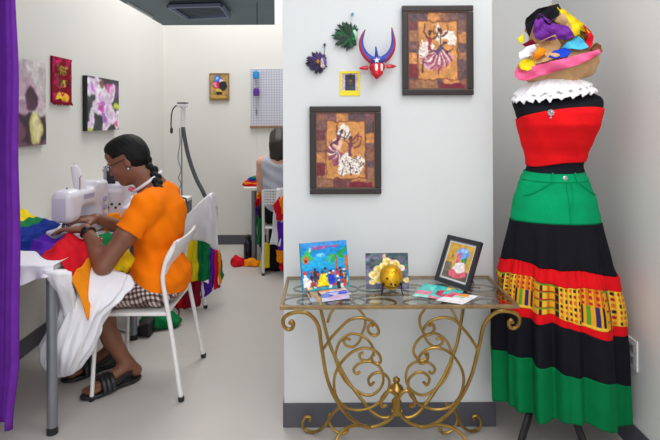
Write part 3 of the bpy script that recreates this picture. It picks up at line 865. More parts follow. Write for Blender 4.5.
pm, c, s = feather_mask('feather_mask', 318.8, 63, (62, 34, 104), (36, 20, 66), 'small purple feathered mask with a gold and white face on the white wall', (25, 335), 5, 14.6, 2)
def mini_face(root, c, s, px, tint, gold):
    f = Field(c + Vector((-.06, -.06, -.06)), c + Vector((.06, .01, .06)), .0022)
    o = c + Vector((px/s, -.014, 0))
    f.ell(o, (.015, .015, .027), .004); f.ell(o + Vector((0, -.012, .002)), (.006, .009, .01), .006)
    f.ell(o + Vector((-.004, -.008, -.016)), (.009, .008, .006), .004)
    for q in (-.008, .008):
        e = o + Vector((q, -.02, .010)); f.sub(lambda X, Y, Z, e=e: .0045 - np.sqrt((X-e.x)**2 + (Y-e.y)**2*.3 + (Z-e.z)**2*1.5))
    mb = f.mesh()
    cols = []
    for p in mb.v:
        cols.append(lin(gold)[:3] if (p[0] - o.x) + .3*(p[2]-o.z) < .001 else lin(tint)[:3])
    mb.c = cols
    mb.build('face', V_GLOSS, root)
mini_face(pm, c, s, 4.5, (112, 84, 150), (214, 196, 190))
m = MB()
for i in range(6):
    an = i * 1.05; m.tube([c + Vector((-.004, -.03, .004)), c + Vector((-.004 + .010*math.cos(an), -.032, .004 + .012*math.sin(an)))], [.0022, .0006], 6)
m.build('gold_star', M['gold_leaf'], pm)
m = MB().tube([(c.x + 5.5/s, YC - .003, c.z + .03), (c.x + 6/s, YC - .002, at(324.6, 45.2, YC).z)], .0008, 5); m.build('ribbon', M['black_cloth'], pm)
gm, c, s = feather_mask('feather_mask', 348.5, 36.5, (20, 92, 50), (10, 52, 30), 'small green feathered mask with a white and green face near the horned mask', (45, 318), 6, 18.6, 4)
mini_face(gm, c, s, 5.5, (178, 206, 188), (40, 110, 62))
m = MB().tube([(c.x + 3.5/s, YC - .003, c.z + .03), (c.x + 3.8/s, YC - .002, at(352.3, 15, YC).z)], .0008, 5); m.build('ribbon', M['white_cloth'], gm)
# yellow photo card -------------------------------------------------------
TL = at(340, 71.3, YC); BR = at(360, 95.7, YC); w, h = BR.x - TL.x, TL.z - BR.z
yc = thing('photo_card', (TL.x + w/2, YC, BR.z), 'small yellow bordered portrait photo pinned to the white wall', 'picture')
M['yellow_card'] = mat('yellow_card', (232, 214, 30), .5)
m = MB(); ring_frame(m, Vector((TL.x, YC - .004, BR.z)), Vector((1,0,0)), Vector((0,0,1)), Vector((0,-1,0)), w, h, .009, .0035)
m.box((TL.x + .009, YC - .004, BR.z + .009), (BR.x - .009, YC - .0005, BR.z + .022)); m.build('border', M['yellow_card'], yc, smooth=False)
a = Art(34, 34, (196, 170, 196)); a.rect(.2, .08, .82, 1, (52, 52, 62)); a.ell(.52, .42, .17, .24, (84, 62, 62)); a.ell(.52, .28, .17, .12, (40, 40, 46)); a.poly([(.2, 1), (.3, .74), (.75, .74), (.86, 1)], (60, 66, 76)); a.ell(.55, .42, .06, .04, (130, 110, 90)); a.rect(0, 0, 1, .05, (150, 130, 60)); a.grain(.25, 9, 3)
a.panel('print', V_GLOSS, (TL.x + .008, YC - .0025, TL.z - .008), (w - .016, 0, 0), (0, 0, -(h - .029)), yc, t=.0015)
# horned mask --------------------------------------------------------------
s = FPX / (YC - .03)
hm0 = at(377.5, 66, YC)
hm = thing('horned_mask', (hm0.x, YC, hm0.z), 'red white and blue horned carnival mask with a white star on the wall', 'mask')
M['mask_red'] = mat('mask_red', (196, 26, 40), .25, coat=.5); M['mask_blue'] = mat('mask_blue', (48, 66, 160), .25, coat=.5); M['mask_white'] = mat('mask_white', (236, 234, 236), .3)
def mp(px, py, dy=.03): return at(px, py, YC - dy)
def horn(pts, rs):
    q = spline([mp(*p) for p in pts], 7); n = len(q); R = []
    for i in range(n):
        t = i/(n-1)*(len(rs)-1); k = min(int(t), len(rs)-2); R.append(lerp(rs[k], rs[k+1], t-k))
    mb = MB().tube(q, R, 14)
    cols = []
    for i, p in enumerate(mb.v):
        k = i // 14; t = k/(n-1)
        outer = (p[0] - q[k].x) * (1 if pts[0][0] > 377 else -1) > .1 * R[k]
        cb = lin((60, 74, 170)); cr = lin((176, 44, 66)); cols.append((cr if outer and t < .93 else cb)[:3] if t < .9 else lin((130, 60, 70))[:3])
    mb.c = cols
    mb.build('horn', V_GLOSS, hm)
horn([(372, 60.5, .035), (366, 55.5, .04), (362, 48.5, .045), (361.2, 41, .05), (363, 34.5, .055), (365.3, 29.5, .058)], [.017, .0145, .012, .009, .006, .002])
horn([(383, 60, .035), (388.5, 55.5, .04), (392.5, 48.5, .045), (393.4, 40.5, .05), (392.6, 33.5, .055), (391.8, 27.5, .058)], [.017, .0145, .012, .009, .006, .002])
q = spline([mp(376.8, 58, .045), mp(376.4, 54, .052), mp(376.2, 50.5, .058), mp(375.7, 46.5, .06)], 5)
MB().tube(q, [lerp(.009, .003, i/(len(q)-1)) for i in range(len(q))], 10).build('horn', M['mask_blue'], hm)
f = Field(hm0 + Vector((-.09, -.12, -.09)), hm0 + Vector((.09, .005, .09)), .0028)
f.ell(mp(377, 67, .035), (.034, .03, .026), .01); f.ell(mp(377, 73, .045), (.026, .03, .018), .012); f.caps(mp(376.5, 69, .065), mp(376.8, 77.5, .06), .013, .007, .014); f.ell(mp(376.8, 74.5, .06), (.012, .018, .008), .01)
f.sub(lambda X, Y, Z: Y - (YC - .0015))
mb = f.mesh(); cols = []
for p in mb.v:
    u = (p[0] - hm0.x)
    st = (abs(u + .012) < .0048 or abs(u - .012) < .0048) and p[2] > hm0.z - .026 and p[2] < hm0.z + .004
    cols.append(lin((238, 232, 232) if st else (200, 26, 40))[:3])
mb.c = cols; mb.build('face', V_GLOSS, hm)
f = Field(hm0 + Vector((-.09, -.12, -.02)), hm0 + Vector((.09, .005, .09)), .0028)
f.ell(mp(377, 60.5, .035), (.032, .032, .02), .01); f.sub(lambda X, Y, Z: Y - (YC - .0015)); f.mesh().build('brow', M['mask_blue'], hm)
sc = mp(376.8, 60.2, .067); star = [sc + Vector((math.cos(PI/2 + i*PI/5), 0, math.sin(PI/2 + i*PI/5))) * (.0135 if i % 2 == 0 else .0055) for i in range(10)]
MB().prism(star, (0, .006, 0)).build('star', M['mask_white'], hm, smooth=False)
for pts in ([(368, 68, .035), (363.5, 68, .036), (359.5, 68.4, .03)], [(386, 66.5, .035), (391, 66.3, .036), (395.8, 66.2, .03)]):
    q = spline([mp(*p) for p in pts], 6); MB().tube(q, [.0085 * math.sin(PI*(.3 + .62*i/(len(q)-1))) + .001 for i in range(len(q))], 10).build('ear', M['mask_red'], hm)
# outlet on the right wall --------------------------------------------------
p0 = at_x(626.8, 336.5, XR); p1 = at_x(639.3, 373, XR)
yc_, zc_ = (p0.y + p1.y)/2, (p0.z + p1.z)/2 + .004
ol = thing('wall_outlet', (XR, yc_, zc_ - .06), 'white electrical outlet plate low on the right wall beside the skirt', 'outlet')
MB().box((XR - .006, yc_ - .037, zc_ - .06), (XR, yc_ + .037, zc_ + .06)).build('cover_plate', M['white_plastic'], ol, smooth=False, bevel=.003)
for dz in (-.024, .024):
    so = MB().box((XR - .0075, yc_ - .017, zc_ + dz - .015), (XR - .005, yc_ + .017, zc_ + dz + .015)).build('socket', M['gray_panel'], ol, smooth=False, bevel=.001)
    m = MB()
    for dy in (-.006, .006): m.box((XR - .0082, yc_ + dy - .001, zc_ + dz - .002), (XR - .007, yc_ + dy + .001, zc_ + dz + .008))
    m.build('slot', M['black_plastic'], so, smooth=False)
# ============================================================= left wall
def wall_art_left(x0, x1, yt0, yb0, label, name, cat, art, m, th=.03, near=None):
    a0 = at_x(x0, yt0, XL + th); a1 = at_x(x1, yt0, XL + th); b = at_x(x0, yb0, XL + th)
    ya, yb = a0.y if near is None else near, a1.y
    zt_ = (at_x(x0, yt0, XL + th).z); zb = b.z
    return ya, yb, zt_, zb
def left_canvas(ya, yb, zt_, zb, th, label, name, cat, art, edge, rough=V_ART, bow=None, tilt=0):
    r = thing(name, (XL, (ya+yb)/2, zb), label, cat)
    MB().box((XL, ya, zb), (XL + th - .001, yb, zt_)).build('canvas_block', edge, r, smooth=False)
    art.panel('canvas_print', rough, (XL + th, ya, zt_), (0, yb - ya, 0), (0, 0, -(zt_ - zb)), r, bow=bow)
    return r
# 1 muted orchid
p = at_x(45.5, 63.2, XL + .02); q = at_x(45.5, 144.5, XL + .02)
a = Art(64, 92, (206, 196, 198)); a.grain(.15, 5, 2)
a.poly([(.0,.05),(.35,.02),(.6,.3),(.5,.42),(.1,.4),(.0,.5)], (180, 162, 172)); a.poly([(.55,0),(.8,0),(.72,.3),(.62,.3)], (222, 214, 214))
a.ell(.52, .36, .24, .1, (190, 160, 176)); a.ell(.56, .46, .2, .13, (66, 38, 58)); a.ell(.56, .53, .15, .1, (80, 44, 66)); a.ell(.3, .55, .12, .12, (176, 146, 168)); a.ell(.84, .5, .1, .12, (200, 180, 190))
a.poly([(.0,.68),(.3,.62),(.6,.66),(.9,.64),(1,.62),(1,1),(0,1)], (58, 36, 48)); a.ell(.7, .8, .2, .16, (206, 198, 120)); a.ell(.72, .8, .12, .12, (232, 224, 170)); a.ell(.2, .82, .16, .12, (116, 70, 96)); a.rect(0, .94, 1, 1, (120, 84, 104)); a.organic(.05, 6, 1, 3); a.grain(.2, 12, 6)
left_canvas(p.y - .36, p.y, p.z, q.z, .022, 'tall canvas print of a muted orchid with a yellow lip beside the purple curtain', 'canvas_painting', 'painting', a, M['frame_brown'])
# 2 textile panel
p = at_x(55, 55.5, XL + .03); q = at_x(74.2, 56, XL + .03); b = at_x(65, 103, XL + .03)
a = Art(56, 80, (178, 22, 84)); a.grain(.3, 16, 3)
a.poly([(.2,.2),(.5,.12),(.92,.25),(.86,.55),(.7,.5),(.55,.62),(.3,.6)], (84, 60, 30)); a.ell(.85, .6, .14, .16, (40, 22, 30))
for k in range(3): 
    a.line([(.62 + .22*math.cos(t)*(1-.3*k), .33 + .14*math.sin(t)*(1-.3*k)) for t in np.linspace(.4, 6.6, 20)], .05, (176, 140, 46) if k % 2 == 0 else (80, 50, 30))
a.line([(.25,.22),(.5,.3),(.55,.5),(.4,.66),(.34,.78)], .07, (150, 118, 50)); a.line([(.55,.5),(.62,.66),(.5,.78)], .06, (226, 190, 60)); a.ell(.45, .7, .1, .09, (110, 30, 60)); a.ell(.5, .9, .36, .075, (246, 190, 30)); a.ell(.36, .86, .12, .07, (250, 208, 60)); a.ell(.66, .86, .12, .07, (244, 176, 40)); a.organic(.05, 9, 2, 1); a.grain(.3, 24, 9)
r = left_canvas(p.y, q.y, p.z, b.z, .013, 'small crimson textile panel with a gold and black embroidered figure on the left wall', 'wall_hanging', 'wall hanging', a, M['maroon_cloth'], V_CLOTH, bow=lambda u, v: .004 - .012*(noise2(u*5+3, v*7)-.3))
m = MB(); random.seed(8)
for i in range(26):
    t = i/25; y_ = lerp(p.y, q.y, t); m.tube([(XL + .010, y_, b.z + .006), (XL + .014 + random.uniform(0, .006), y_ + random.uniform(-.006, .006), b.z - random.uniform(.006, .016))], .004, 5)
m.build('fringe', M['maroon_cloth'], r)
# 3 bright orchid canvas
p = at_x(87.3, 75, XL + .035); q = at_x(118.6, 80, XL + .035); b = at_x(100, 130.5, XL + .035)
a = Art(84, 84, (58, 60, 62)); a.grain(.4, 7, 5)
pk, pw, mg = (230, 214, 236), (240, 232, 240), (196, 70, 176)
def petal(u, v, ru, rv, rot=0): 
    a.ell(u, v, ru, rv, pk, rot); a.ell(u + ru*.12, v, ru*.7, rv*.75, pw, rot); a.ell(u, v + rv*.1, ru*.3, rv*.45, (222, 170, 222), rot)
for q_ in ((.12, .2, .12, .2, 0), (.1, .8, .1, .2, .2), (.4, .36, .2, .22, .2), (.34, .6, .18, .16, 0), (.6, .5, .14, .3, 0), (.56, .82, .12, .2, -.2), (.72, .3, .12, .22, .3), (.3, .12, .18, .14, .2), (.9, .8, .1, .2, .2), (.72, .68, .1, .2, .1)): petal(*q_)
a.ell(.68, .14, .12, .1, (214, 90, 170)); a.ell(.74, .2, .06, .1, (235, 190, 225)); a.ell(.42, .6, .09, .07, mg); a.ell(.36, .52, .06, .05, (120, 60, 60)); a.ell(.4, .5, .12, .05, (205, 120, 200)); a.ell(.86, .84, .05, .07, (220, 70, 130)); a.ell(.5, .76, .06, .12, (170, 110, 200)); a.ell(.92, .5, .1, .08, (196, 210, 60)); a.ell(.42, .14, .06, .1, (130, 90, 70)); a.rect(.88, .1, 1, .36, (130, 60, 130)); a.ell(.12, .96, .08, .05, (190, 200, 80)); a.ell(.16, .26, .05, .1, (200, 110, 210)); a.organic(.07, 6, 3, 3); a.grain(.25, 14, 12)
left_canvas(p.y, q.y, at_x(100, 77.6, XL + .035).z, b.z, .036, 'square canvas print of white and magenta orchids on the left wall', 'canvas_painting', 'painting', a, M['black_plastic'])
# ============================================================= back wall
TL = at(209.8, 73.4, YB); BR = at(229.5, 100.3, YB); w, h = BR.x-TL.x, TL.z-BR.z
a = Art(56, 72, (176, 140, 84)); a.grain(.35, 12, 2); a.rect(0, 0, 1, .08, (126, 100, 62)); a.rect(0, .92, 1, 1, (120, 96, 50)); a.rect(0, 0, .07, 1, (140, 110, 66)); a.rect(.93, 0, 1, 1, (140, 110, 66))
a.ell(.5, .4, .32, .22, (170, 40, 60)); a.ell(.44, .22, .2, .14, (60, 120, 205)); a.ell(.4, .2, .07, .05, (170, 210, 240)); a.ell(.66, .3, .16, .07, (236, 226, 226), .4); a.ell(.32, .44, .14, .09, (235, 140, 170), .5); a.ell(.45, .42, .09, .1, (200, 40, 80)); a.ell(.7, .46, .2, .18, (34, 32, 40)); a.ell(.48, .64, .14, .09, (220, 190, 80)); a.poly([(.36,.68),(.62,.68),(.64,.8),(.36,.78)], (50, 26, 26)); a.rect(.2, .84, .8, .92, (206, 160, 60)); a.organic(.03, 7, 3, 2); a.grain(.15, 20, 4)
r = thing('canvas_painting', (TL.x + w/2, YB, BR.z), 'small golden edged painting of a face in a colourful headscarf on the back wall', 'painting')
MB().box((TL.x, YB - .025, BR.z), (BR.x, YB, TL.z)).build('canvas_block', M['brown_wood'], r, smooth=False)
a.panel('canvas_print', V_ART, (TL.x, YB - .0256, TL.z), (w, 0, 0), (0, 0, -h), r)
# pegboard
TL = at(251, 69.5, YB); BR = at(290, 125.5, YB)
pg = thing('pegboard', ((TL.x + BR.x)/2, YB, BR.z), 'white wire grid pegboard with a brown ledge on the back wall', 'pegboard')
M['peg_white'] = mat('peg_backing', (226, 226, 234), .5); M['peg_hole'] = mat('peg_wire', (176, 178, 198), .5)
MB().box((TL.x, YB - .008, BR.z), (BR.x, YB - .001, TL.z)).build('backing', M['peg_white'], pg, smooth=False)
m = MB(); nx = 15; nz = 22
for i in range(nx + 1):
    x = lerp(TL.x, BR.x, i/nx); m.box((x - .0022, YB - .0105, BR.z), (x + .0022, YB - .0085, TL.z))
for j in range(nz + 1):
    z = lerp(BR.z, TL.z, j/nz); m.box((TL.x, YB - .0128, z - .0022), (BR.x, YB - .0106, z + .0022))
m.build('grid', M['peg_hole'], pg, smooth=False)
MB().box((TL.x - .01, YB - .035, BR.z - .022), (BR.x, YB - .001, BR.z)).build('ledge', M['brown_wood'], pg, smooth=False, bevel=.003)
def spool(px, py, c, label):
    p = at(px, py, YB - .06); mm = mat('thread', c, .7, bump=.3, bscale=200)
    r = thing('thread_spool', (p.x, p.y, p.z - .045), label, 'thread spool', 'thread spools on the pegboard')
    MB().lathe([(.02, -.042), (.032, -.036), (.034, .0), (.03, .03), (.018, .04)], p, 16).build('thread', mm, r)
    MB().lathe([(.024, -.048), (.024, -.043)], p, 14).build('spool_base', M['white_plastic'], r)
    MB().tube([(p.x, YB - .012, p.z + .046), (p.x, p.y, p.z + .048), (p.x, p.y, p.z + .03)], .004, 6).build('hook', M['gray_metal'], r)
spool(256, 74.8, (36, 140, 200), 'blue thread spool hung at the top left of the pegboard')
spool(256.3, 92, (88, 42, 140), 'purple thread spool hung below the blue one on the pegboard')
p = at(256.5, 112, YB - .02)
tag(MB().tube([p + Vector((0, 0, .03)), p + Vector((0, 0, -.03))], .007, 8).build('seam_tool', M['gray_metal']), 'thin gray tool hung low at the left of the pegboard', 'tool')
m = MB().tube([at(257, 127.5, YB - .003), at(257, 187, YB - .003)], .0035, 6)
tag(m.build('cable', M['white_plastic']), 'pale cable running down the wall below the pegboard', 'cable')
# ============================================================= dressed mannequin
MX, MY = 0.935, 2.16
mq = thing('mannequin', (MX, MY, 0), 'mannequin in a red top, long tiered skirt with a patterned band and a cloth headwrap', 'mannequin')
cloth('form_black', (24, 25, 32), .1, .15, 60); cloth('top_red', (226, 20, 26), .07, .35, 14); cloth('denim_green', (0, 148, 94), .1, .2, 160)
cloth('skirt_black', (21, 21, 28), .12, .25, 20); cloth('skirt_red', (214, 18, 26), .08, .25, 20); cloth('skirt_green', (0, 112, 62), .08, .25, 20)
cloth('kraft', (196, 156, 112), .14, .5, 16); cloth('brown_cloth', (120, 78, 50), .2, .5, 16); cloth('pink_cloth', (238, 104, 150), .08, .4, 18); cloth('satin_blue', (28, 66, 190), .1, .3, 18); cloth('sky_cloth', (80, 180, 214), .2, .3, 30)
M['purple_sequin'] = mat('purple_sequin', (98, 24, 132), .3, metal=.3, var=.5, vscale=260, bump=.6, bscale=240)
cloth('ruff_white', (240, 238, 242), .03, .15, 30)
def prof(tab, z):
    """piecewise-smooth profile: rows (z, hx, hy, cx, cy), z falling"""
    if z >= tab[0][0]: return tab[0][1:]
    for a, b in zip(tab[:-1], tab[1:]):
        if a[0] >= z >= b[0]:
            t = (a[0]-z)/(a[0]-b[0]); t = t*.6 + smooth01(t)*.4
            return [lerp(p, q, t) for p, q in zip(a[1:], b[1:])]
    return tab[-1][1:]
cxs = lambda px: (px - 325) / 250.0
TORSO = [(1.47,.05,.05,cxs(556),2.17),(1.435,.062,.058,cxs(556),2.17),(1.42,.10,.07,cxs(556),2.165),(1.41,.15,.085,cxs(556.5),2.16),(1.395,.176,.095,cxs(556.5),2.155),(1.372,.177,.108,cxs(556.5),2.15),(1.335,.164,.128,cxs(556),2.14),(1.29,.151,.13,cxs(556),2.138),(1.23,.132,.108,cxs(555.5),2.15),(1.17,.116,.09,cxs(555),2.16),(1.125,.108,.084,cxs(554.5),2.16),(1.06,.130,.1,cxs(554),2.16),(.98,.158,.12,cxs(554),2.16),(.9,.165,.13,cxs(554.5),2.16),(.75,.12,.1,cxs(555),2.16)]
def loft(tab, z0f, z1f, nu, nv, off=0.0, wr=None, colf=None):
    mb = MB(); cols = []
    for j in range(nv):
        t = j/(nv-1)
        for i in range(nu):
            th = 2*PI*i/nu; z = lerp(z0f(th), z1f(th), t)
            hx, hy, cx, cy = prof(tab, z)
            o = off + (wr(th, z, t) if wr else 0)
            mb.v.append((cx + (hx+o)*math.cos(th), cy + (hy+o)*math.sin(th), z))
            if colf: cols.append(colf(th, t))
    for j in range(nv-1):
        for i in range(nu):
            k = (i+1) % nu; mb.f.append((j*nu+i, (j+1)*nu+i, (j+1)*nu+k, j*nu+k))
    if colf: mb.c = cols
    return mb
m = loft(TORSO, lambda t: 1.47, lambda t: .78, 48, 60); n = len(m.v); m.f.append(tuple(range(48))); m.f.append(tuple(range(n-48, n))[::-1])
m.build('torso', M['form_black'], mq)
zt1 = lambda th: 1.326 + .014*math.cos(th) + .028*max(0, -math.sin(th))
zt0 = lambda th: 1.138 + .010*math.cos(th) + .004*math.sin(3*th)
m = loft(TORSO, zt1, zt0, 96, 40, .006, lambda th, z, t: .0035*math.sin(7*th + 30*z) * (1-abs(2*t-1)*.5) + .004*n2(th*2.2, z*38) )
m.thicken(.003).build('top', M['top_red'], mq, sharp=None)
# green denim mini
zd1 = lambda th: 1.102 - .012*math.cos(th*1) * 0 - .006*max(0, -math.sin(th))
B0 = lambda th: .905 - .004*math.cos(th) + .008*max(0, -math.sin(th))
SK = [(1.10,.113,.09,cxs(553.5),2.16),(1.06,.137,.106,cxs(553.5),2.16),(.98,.163,.125,cxs(554),2.16),(.905,.174,.134,cxs(554.5),2.16),(.742,.202,.152,cxs(555),2.16),(.688,.22,.163,cxs(555.5),2.16),(.57,.236,.174,cxs(556),2.16),(.522,.238,.176,cxs(556),2.16),(.334,.240,.178,cxs(556.5),2.16),(.08,.241,.178,cxs(557.5),2.16)]
m = loft(SK, zd1, B0, 96, 24, .0, lambda th, z, t: .0025*n2(th*3, z*30))
dn = m.thicken(.004).build('denim_mini', M['denim_green'], mq, sharp=None)
m = loft(SK, lambda th: zd1(th)+.004, lambda th: zd1(th)-.026, 96, 4, .004); m.thicken(.004).build('waistband', M['denim_green'], dn)
def onsk(th, z, o=.006):
    hx, hy, cx, cy = prof(SK, z); return Vector((cx + (hx+o)*math.cos(th), cy + (hy+o)*math.sin(th), z))
FR = -PI/2
m = MB().tube([onsk(FR + .02, 1.066 - .15*i/12, .004) for i in range(13)], .0018, 5); m.tube([onsk(FR + .16 - .14*(i/10)**3, 1.066 - .10*i/10, .004) for i in range(11)], .0014, 5); m.build('fly_seam', M['denim_green'], dn)
for sg in (-1, 1):
    MB().tube([onsk(FR + sg*(.42 + .75*(i/10)), 1.066 - .05*math.sin(PI/2*i/10), .004) for i in range(11)], .0018, 5).build('pocket_seam', M['denim_green'], dn)
    b = onsk(FR + sg*.36, 1.084, .008); MB().tube([onsk(FR + sg*.36, 1.105, .008), b, onsk(FR + sg*.36, 1.068, .008)], .0035, 6).build('belt_loop', M['denim_green'], dn)
MB().lathe([(.009, 0), (.009, .003), (.006, .0045)], onsk(FR, 1.086, .006), 14, (0, -1, 0)).build('button', M['chrome'], dn)
# tiers
def bound(mean, slope, front):
    return lambda th: mean - slope*math.cos(th) + front*max(0, -math.sin(th)) + .006*math.sin(5*th + mean*20)
B1, B2, B3 = bound(.728,.030,.016), bound(.678,.034,.010), bound(.565,.056,-.008)
B4, B5, B6 = bound(.520,.058,.008), bound(.336,.066,.030), bound(.150,.040,.036)
def fold(th, z, t):
    d = max(0, min(1, (.905 - z)/.5))
    f = math.cos(12*th + 1.1*math.sin(3*th) + z*1.2) + .55*math.cos(7*th + 2.0 + z*1.0) + .4*math.cos(21*th + .7)
    return (.022*d**.7*(f if f < 0 else f*.8) + .006*d*abs(math.sin(11*th + .8*math.sin(4*th)))) + .007*d*n2(th*4, z*7)
def fold_r(th, z, t): return fold(th, z, t) + .0045*math.cos(46*th + 3*math.sin(5*th))*(1-t*.6)
_lo = loft
def tier(name, a, b, nv, m, off=0.0, wr=fold, colf=None, nu=300, par=None):
    mb = _lo(SK, a, b, nu, nv, off, wr, colf)
    out = []
    for x, y, z in mb.v:
        lim = .697 - .10*smooth01((abs(z-.642)-.022)/.12)       # the table top presses into the cloth
        if y < 2.32: x = max(x, lim)
        x = min(x, XR - .0055)
        if x < .73 and y > YC - .009: y = YC - .009
        out.append((x, y, z))
    mb.v = out
    mb.thicken(.002)
    return mb.build(name, m, par or mq, sharp=None)
tier('upper_tier', B0, B1, 30, M['skirt_black'], .003)
tier('red_ruffle', B1, B2, 14, M['skirt_red'], .004, fold_r)
random.seed(4)
kc = {'y': (222, 158, 30), 'o': (206, 106, 22), 'k': (34, 26, 30), 'r': (170, 26, 30), 'g': (80, 150, 40), 'b': (44, 40, 96), 'l': (232, 188, 56)}
def kente(th, t):
    u = th/(2*PI)*17; c = int(u) % 17; f = u - int(u)
    bl = (c*7) % 3
    if bl == 0:                       # squared panel
        x, y = f*5, t*6; fx, fy = x % 1, y % 1
        if .25 < fx < .8 and .22 < fy < .8: k = ('k', 'r', 'o')[(int(x)+int(y)) % 3]
        else: k = 'y' if (int(x*2) % 2) else 'l'
    elif bl == 1:                     # tall stripes under a checked top
        if t < .42:
            fx, fy = (f*4) % 1, (t*7) % 1; k = 'r' if (.3 < fx < .75 and .3 < fy < .8) else ('y' if int(f*8) % 2 else 'o')
        else: k = 'kygybyky'[int(f*8) % 8]
        if t > .93: k = 'l'
    else:
        fx, fy = (f*6) % 1, (t*4) % 1
        if fy < .16: k = 'r'
        elif fy < .3: k = 'g'
        else: k = 'yokloyyk'[int(f*8) % 8] if .2 < fx else 'y'
    return lin(kc[k])[:3]
tier('kente_band', B2, B3, 44, V_CLOTH, .003, fold, kente, nu=680)
tier('red_band', B3, B4, 10, M['skirt_red'], .002)
tier('black_band', B4, B5, 26, M['skirt_black'], .0015)
tier('green_hem', B5, B6, 30, M['skirt_green'], .002)
# stand
m = MB().tube([(MX, MY, .85), (MX, MY, .2)], .016, 12); m.build('pole', M['black_metal'], mq)
for pts in ([(MX, MY, .36), (MX - .09, MY - .05, .335), (.805, 2.10, .27), (.768, 2.055, .18), (.722, 2.005, .115), (.675, 1.92, .05), (.66, 1.87, .014)], [(MX, MY, .36), (.93, 2.09, .32), (.928, 2.02, .21), (.943, 1.99, .13), (.97, 1.90, .03), (.975, 1.87, .014)], [(MX, MY, .36), (.93, 2.25, .30), (.92, 2.36, .12), (.91, 2.44, .014)]):
    q = spline(pts, 6); MB().tube(q, .0135, 9).build('stand_leg', M['black_metal'], mq)
# ruffled collar
def ruff(r0, r1, z0, z1, amp, nn, ph, seed):
    m = MB()
    def fn(u, t):
        th = 2*PI*u; w = amp*(1 + 1.3*n2(th*3 + seed, 7.5))*t*(math.cos(nn*th + ph + 1.2*math.sin(3*th + seed)) + .5*math.cos((nn*2-3)*th + ph*2))
        e = .014*t*n2(th*2.3 + seed, 1.5)
        rx = lerp(r0, r1, t) + e + w*.35; ry = rx*.72
        tilt = .022*math.cos(th)
        return (cxs(551.5) + rx*math.cos(th), 2.14 + ry*math.sin(th), lerp(z0, z1, t**1.4) + w*.75 + tilt*t + .012*t*math.sin(th)*1.0)
    m.surf(fn, 260, 9, wrap=True)
    return m.thicken(.002)
co = ruff(.075, .162, 1.46, 1.402, .007, 25, .3, 1).build('collar', M['ruff_white'], mq, sharp=None)
ruff(.07, .146, 1.468, 1.424, .0075, 22, 1.4, 9).build('ruffle', M['ruff_white'], co, sharp=None)
# brooch
bp = at(551.3, 112.5, 2.018)
br_ = MB()
for i in range(8):
    an = i*PI/4; br_.lathe([(.002, 0), (.0048, .002), (.003, .006)], bp + Vector((.009*math.cos(an), .004, .009*math.sin(an))), 8, (0, -1, 0))
br_.lathe([(.004, 0), (.006, .003), (.003, .009)], bp + Vector((0, .003, 0)), 10, (0, -1, 0)); br_.lathe([(.002, 0), (.005, .003), (.002, .006)], bp + Vector((0, .006, -.019)), 8, (0, -1, 0))
br_.build('brooch', M['chrome'], mq)
# head wrap
hc = at(560, 62, MY)
f = Field(hc + Vector((-.24, -.22, -.14)), hc + Vector((.24, .22, .3)), .006)
f.caps(at(529, 70, MY - .02), at(582, 64, MY - .02), .047, .054, .02)
f.ell(at(558, 66, MY), (.132, .118, .064), .03); f.ell(at(570, 57, MY), (.108, .105, .048), .03); f.ell(at(592, 52, MY - .01), (.026, .05, .02), .02)
f.ell(at(554, 36, MY), (.094, .095, .085), .03); f.ell(at(547, 24, MY), (.066, .075, .065), .03); f.ell(at(571, 46, MY), (.06, .07, .035), .03)
f.caps(at(548, 100, MY), at(555, 75, MY), .065, .085, .03)
def crumple(X, Y, Z):
    a = X*26 + Z*31 + 1.4*np.sin(Y*21 + X*13); b = X*-37 + Z*22 + 1.7*np.sin(Y*17 + Z*19)
    w = np.clip((Z - (EYE + .245))/.06, .35, 1)
    return w*(.015*(np.abs(np.sin(a)) - .6) + .012*(np.abs(np.sin(b)) - .6)) + .003*np.sin(Z*95 + X*50)
f.warp(crumple)
base = f.mesh(); bvh = BVHTree.FromPolygons([Vector(p) for p in base.v], base.f)
hw = base.build('headwrap', M['kraft'], mq, sharp=None)
def wrap_patch(name, pts, m, off=.006, ruf=.004, sc=5.5, ox=500, oy=0, step=.006, seed=0, sm_=False):
    mx_ = sum(a for a, b in pts)/len(pts); my_ = sum(b for a, b in pts)/len(pts); gw = 1.0 if name == 'sash' else 1.14
    out = [at(ox + (mx_ + (a-mx_)*gw)/sc, oy + (my_ + (b-my_)*gw)/sc, 2.05) for a, b in pts]
    def fn(x, z):
        # follow the bundle seen along the line from the front of the room
        h = bvh.ray_cast(Vector((x*1.0, 1.2, z)), Vector((0, 1, 0)))
        y = h[0].y if h[0] else 2.1
        y = min(y, 2.1)
        return Vector((x, y - off - ruf*1.5*(1.4 + math.sin(x*70 + z*48 + seed) + 1.1*abs(math.sin(z*62 - x*44 + seed*2))), z))
    mb = patch([(p.x, p.z) for p in out], step, fn, 0, smooth_outline=sm_)
    mb.thicken(.003)
    return mb.build(name, m, hw, sharp=None)
cl = 'cloth_scrap'
wrap_patch(cl, [(170,95),(220,50),(325,22),(338,45),(310,90),(270,130),(240,85),(205,120),(180,185),(165,150)], M['black_cloth'], .012, .005, seed=1)
wrap_patch(cl, [(332,36),(385,66),(462,132),(494,176),(482,215),(440,180),(400,200),(372,185),(366,140),(342,85)], M['yellow_cloth'], .014, .005, seed=2)
wrap_patch('lace_scrap', [(205,120),(235,80),(275,110),(290,135),(360,150),(385,200),(350,215),(300,210),(260,215),(215,205),(200,170)], M['purple_sequin'], .022, .005, seed=3)
wrap_patch(cl, [(470,140),(510,170),(522,200),(510,240),(485,260),(475,230),(492,195)], M['red_cloth'], .022, .004, seed=4)
wrap_patch(cl, [(345,265),(370,235),(430,205),(465,230),(470,260),(430,272),(385,268)], M['sky_cloth'], .014, .005, seed=5)
wrap_patch(cl, [(272,310),(300,280),(350,265),(372,285),(350,312),(290,320)], M['satin_blue'], .022, .003, seed=6)
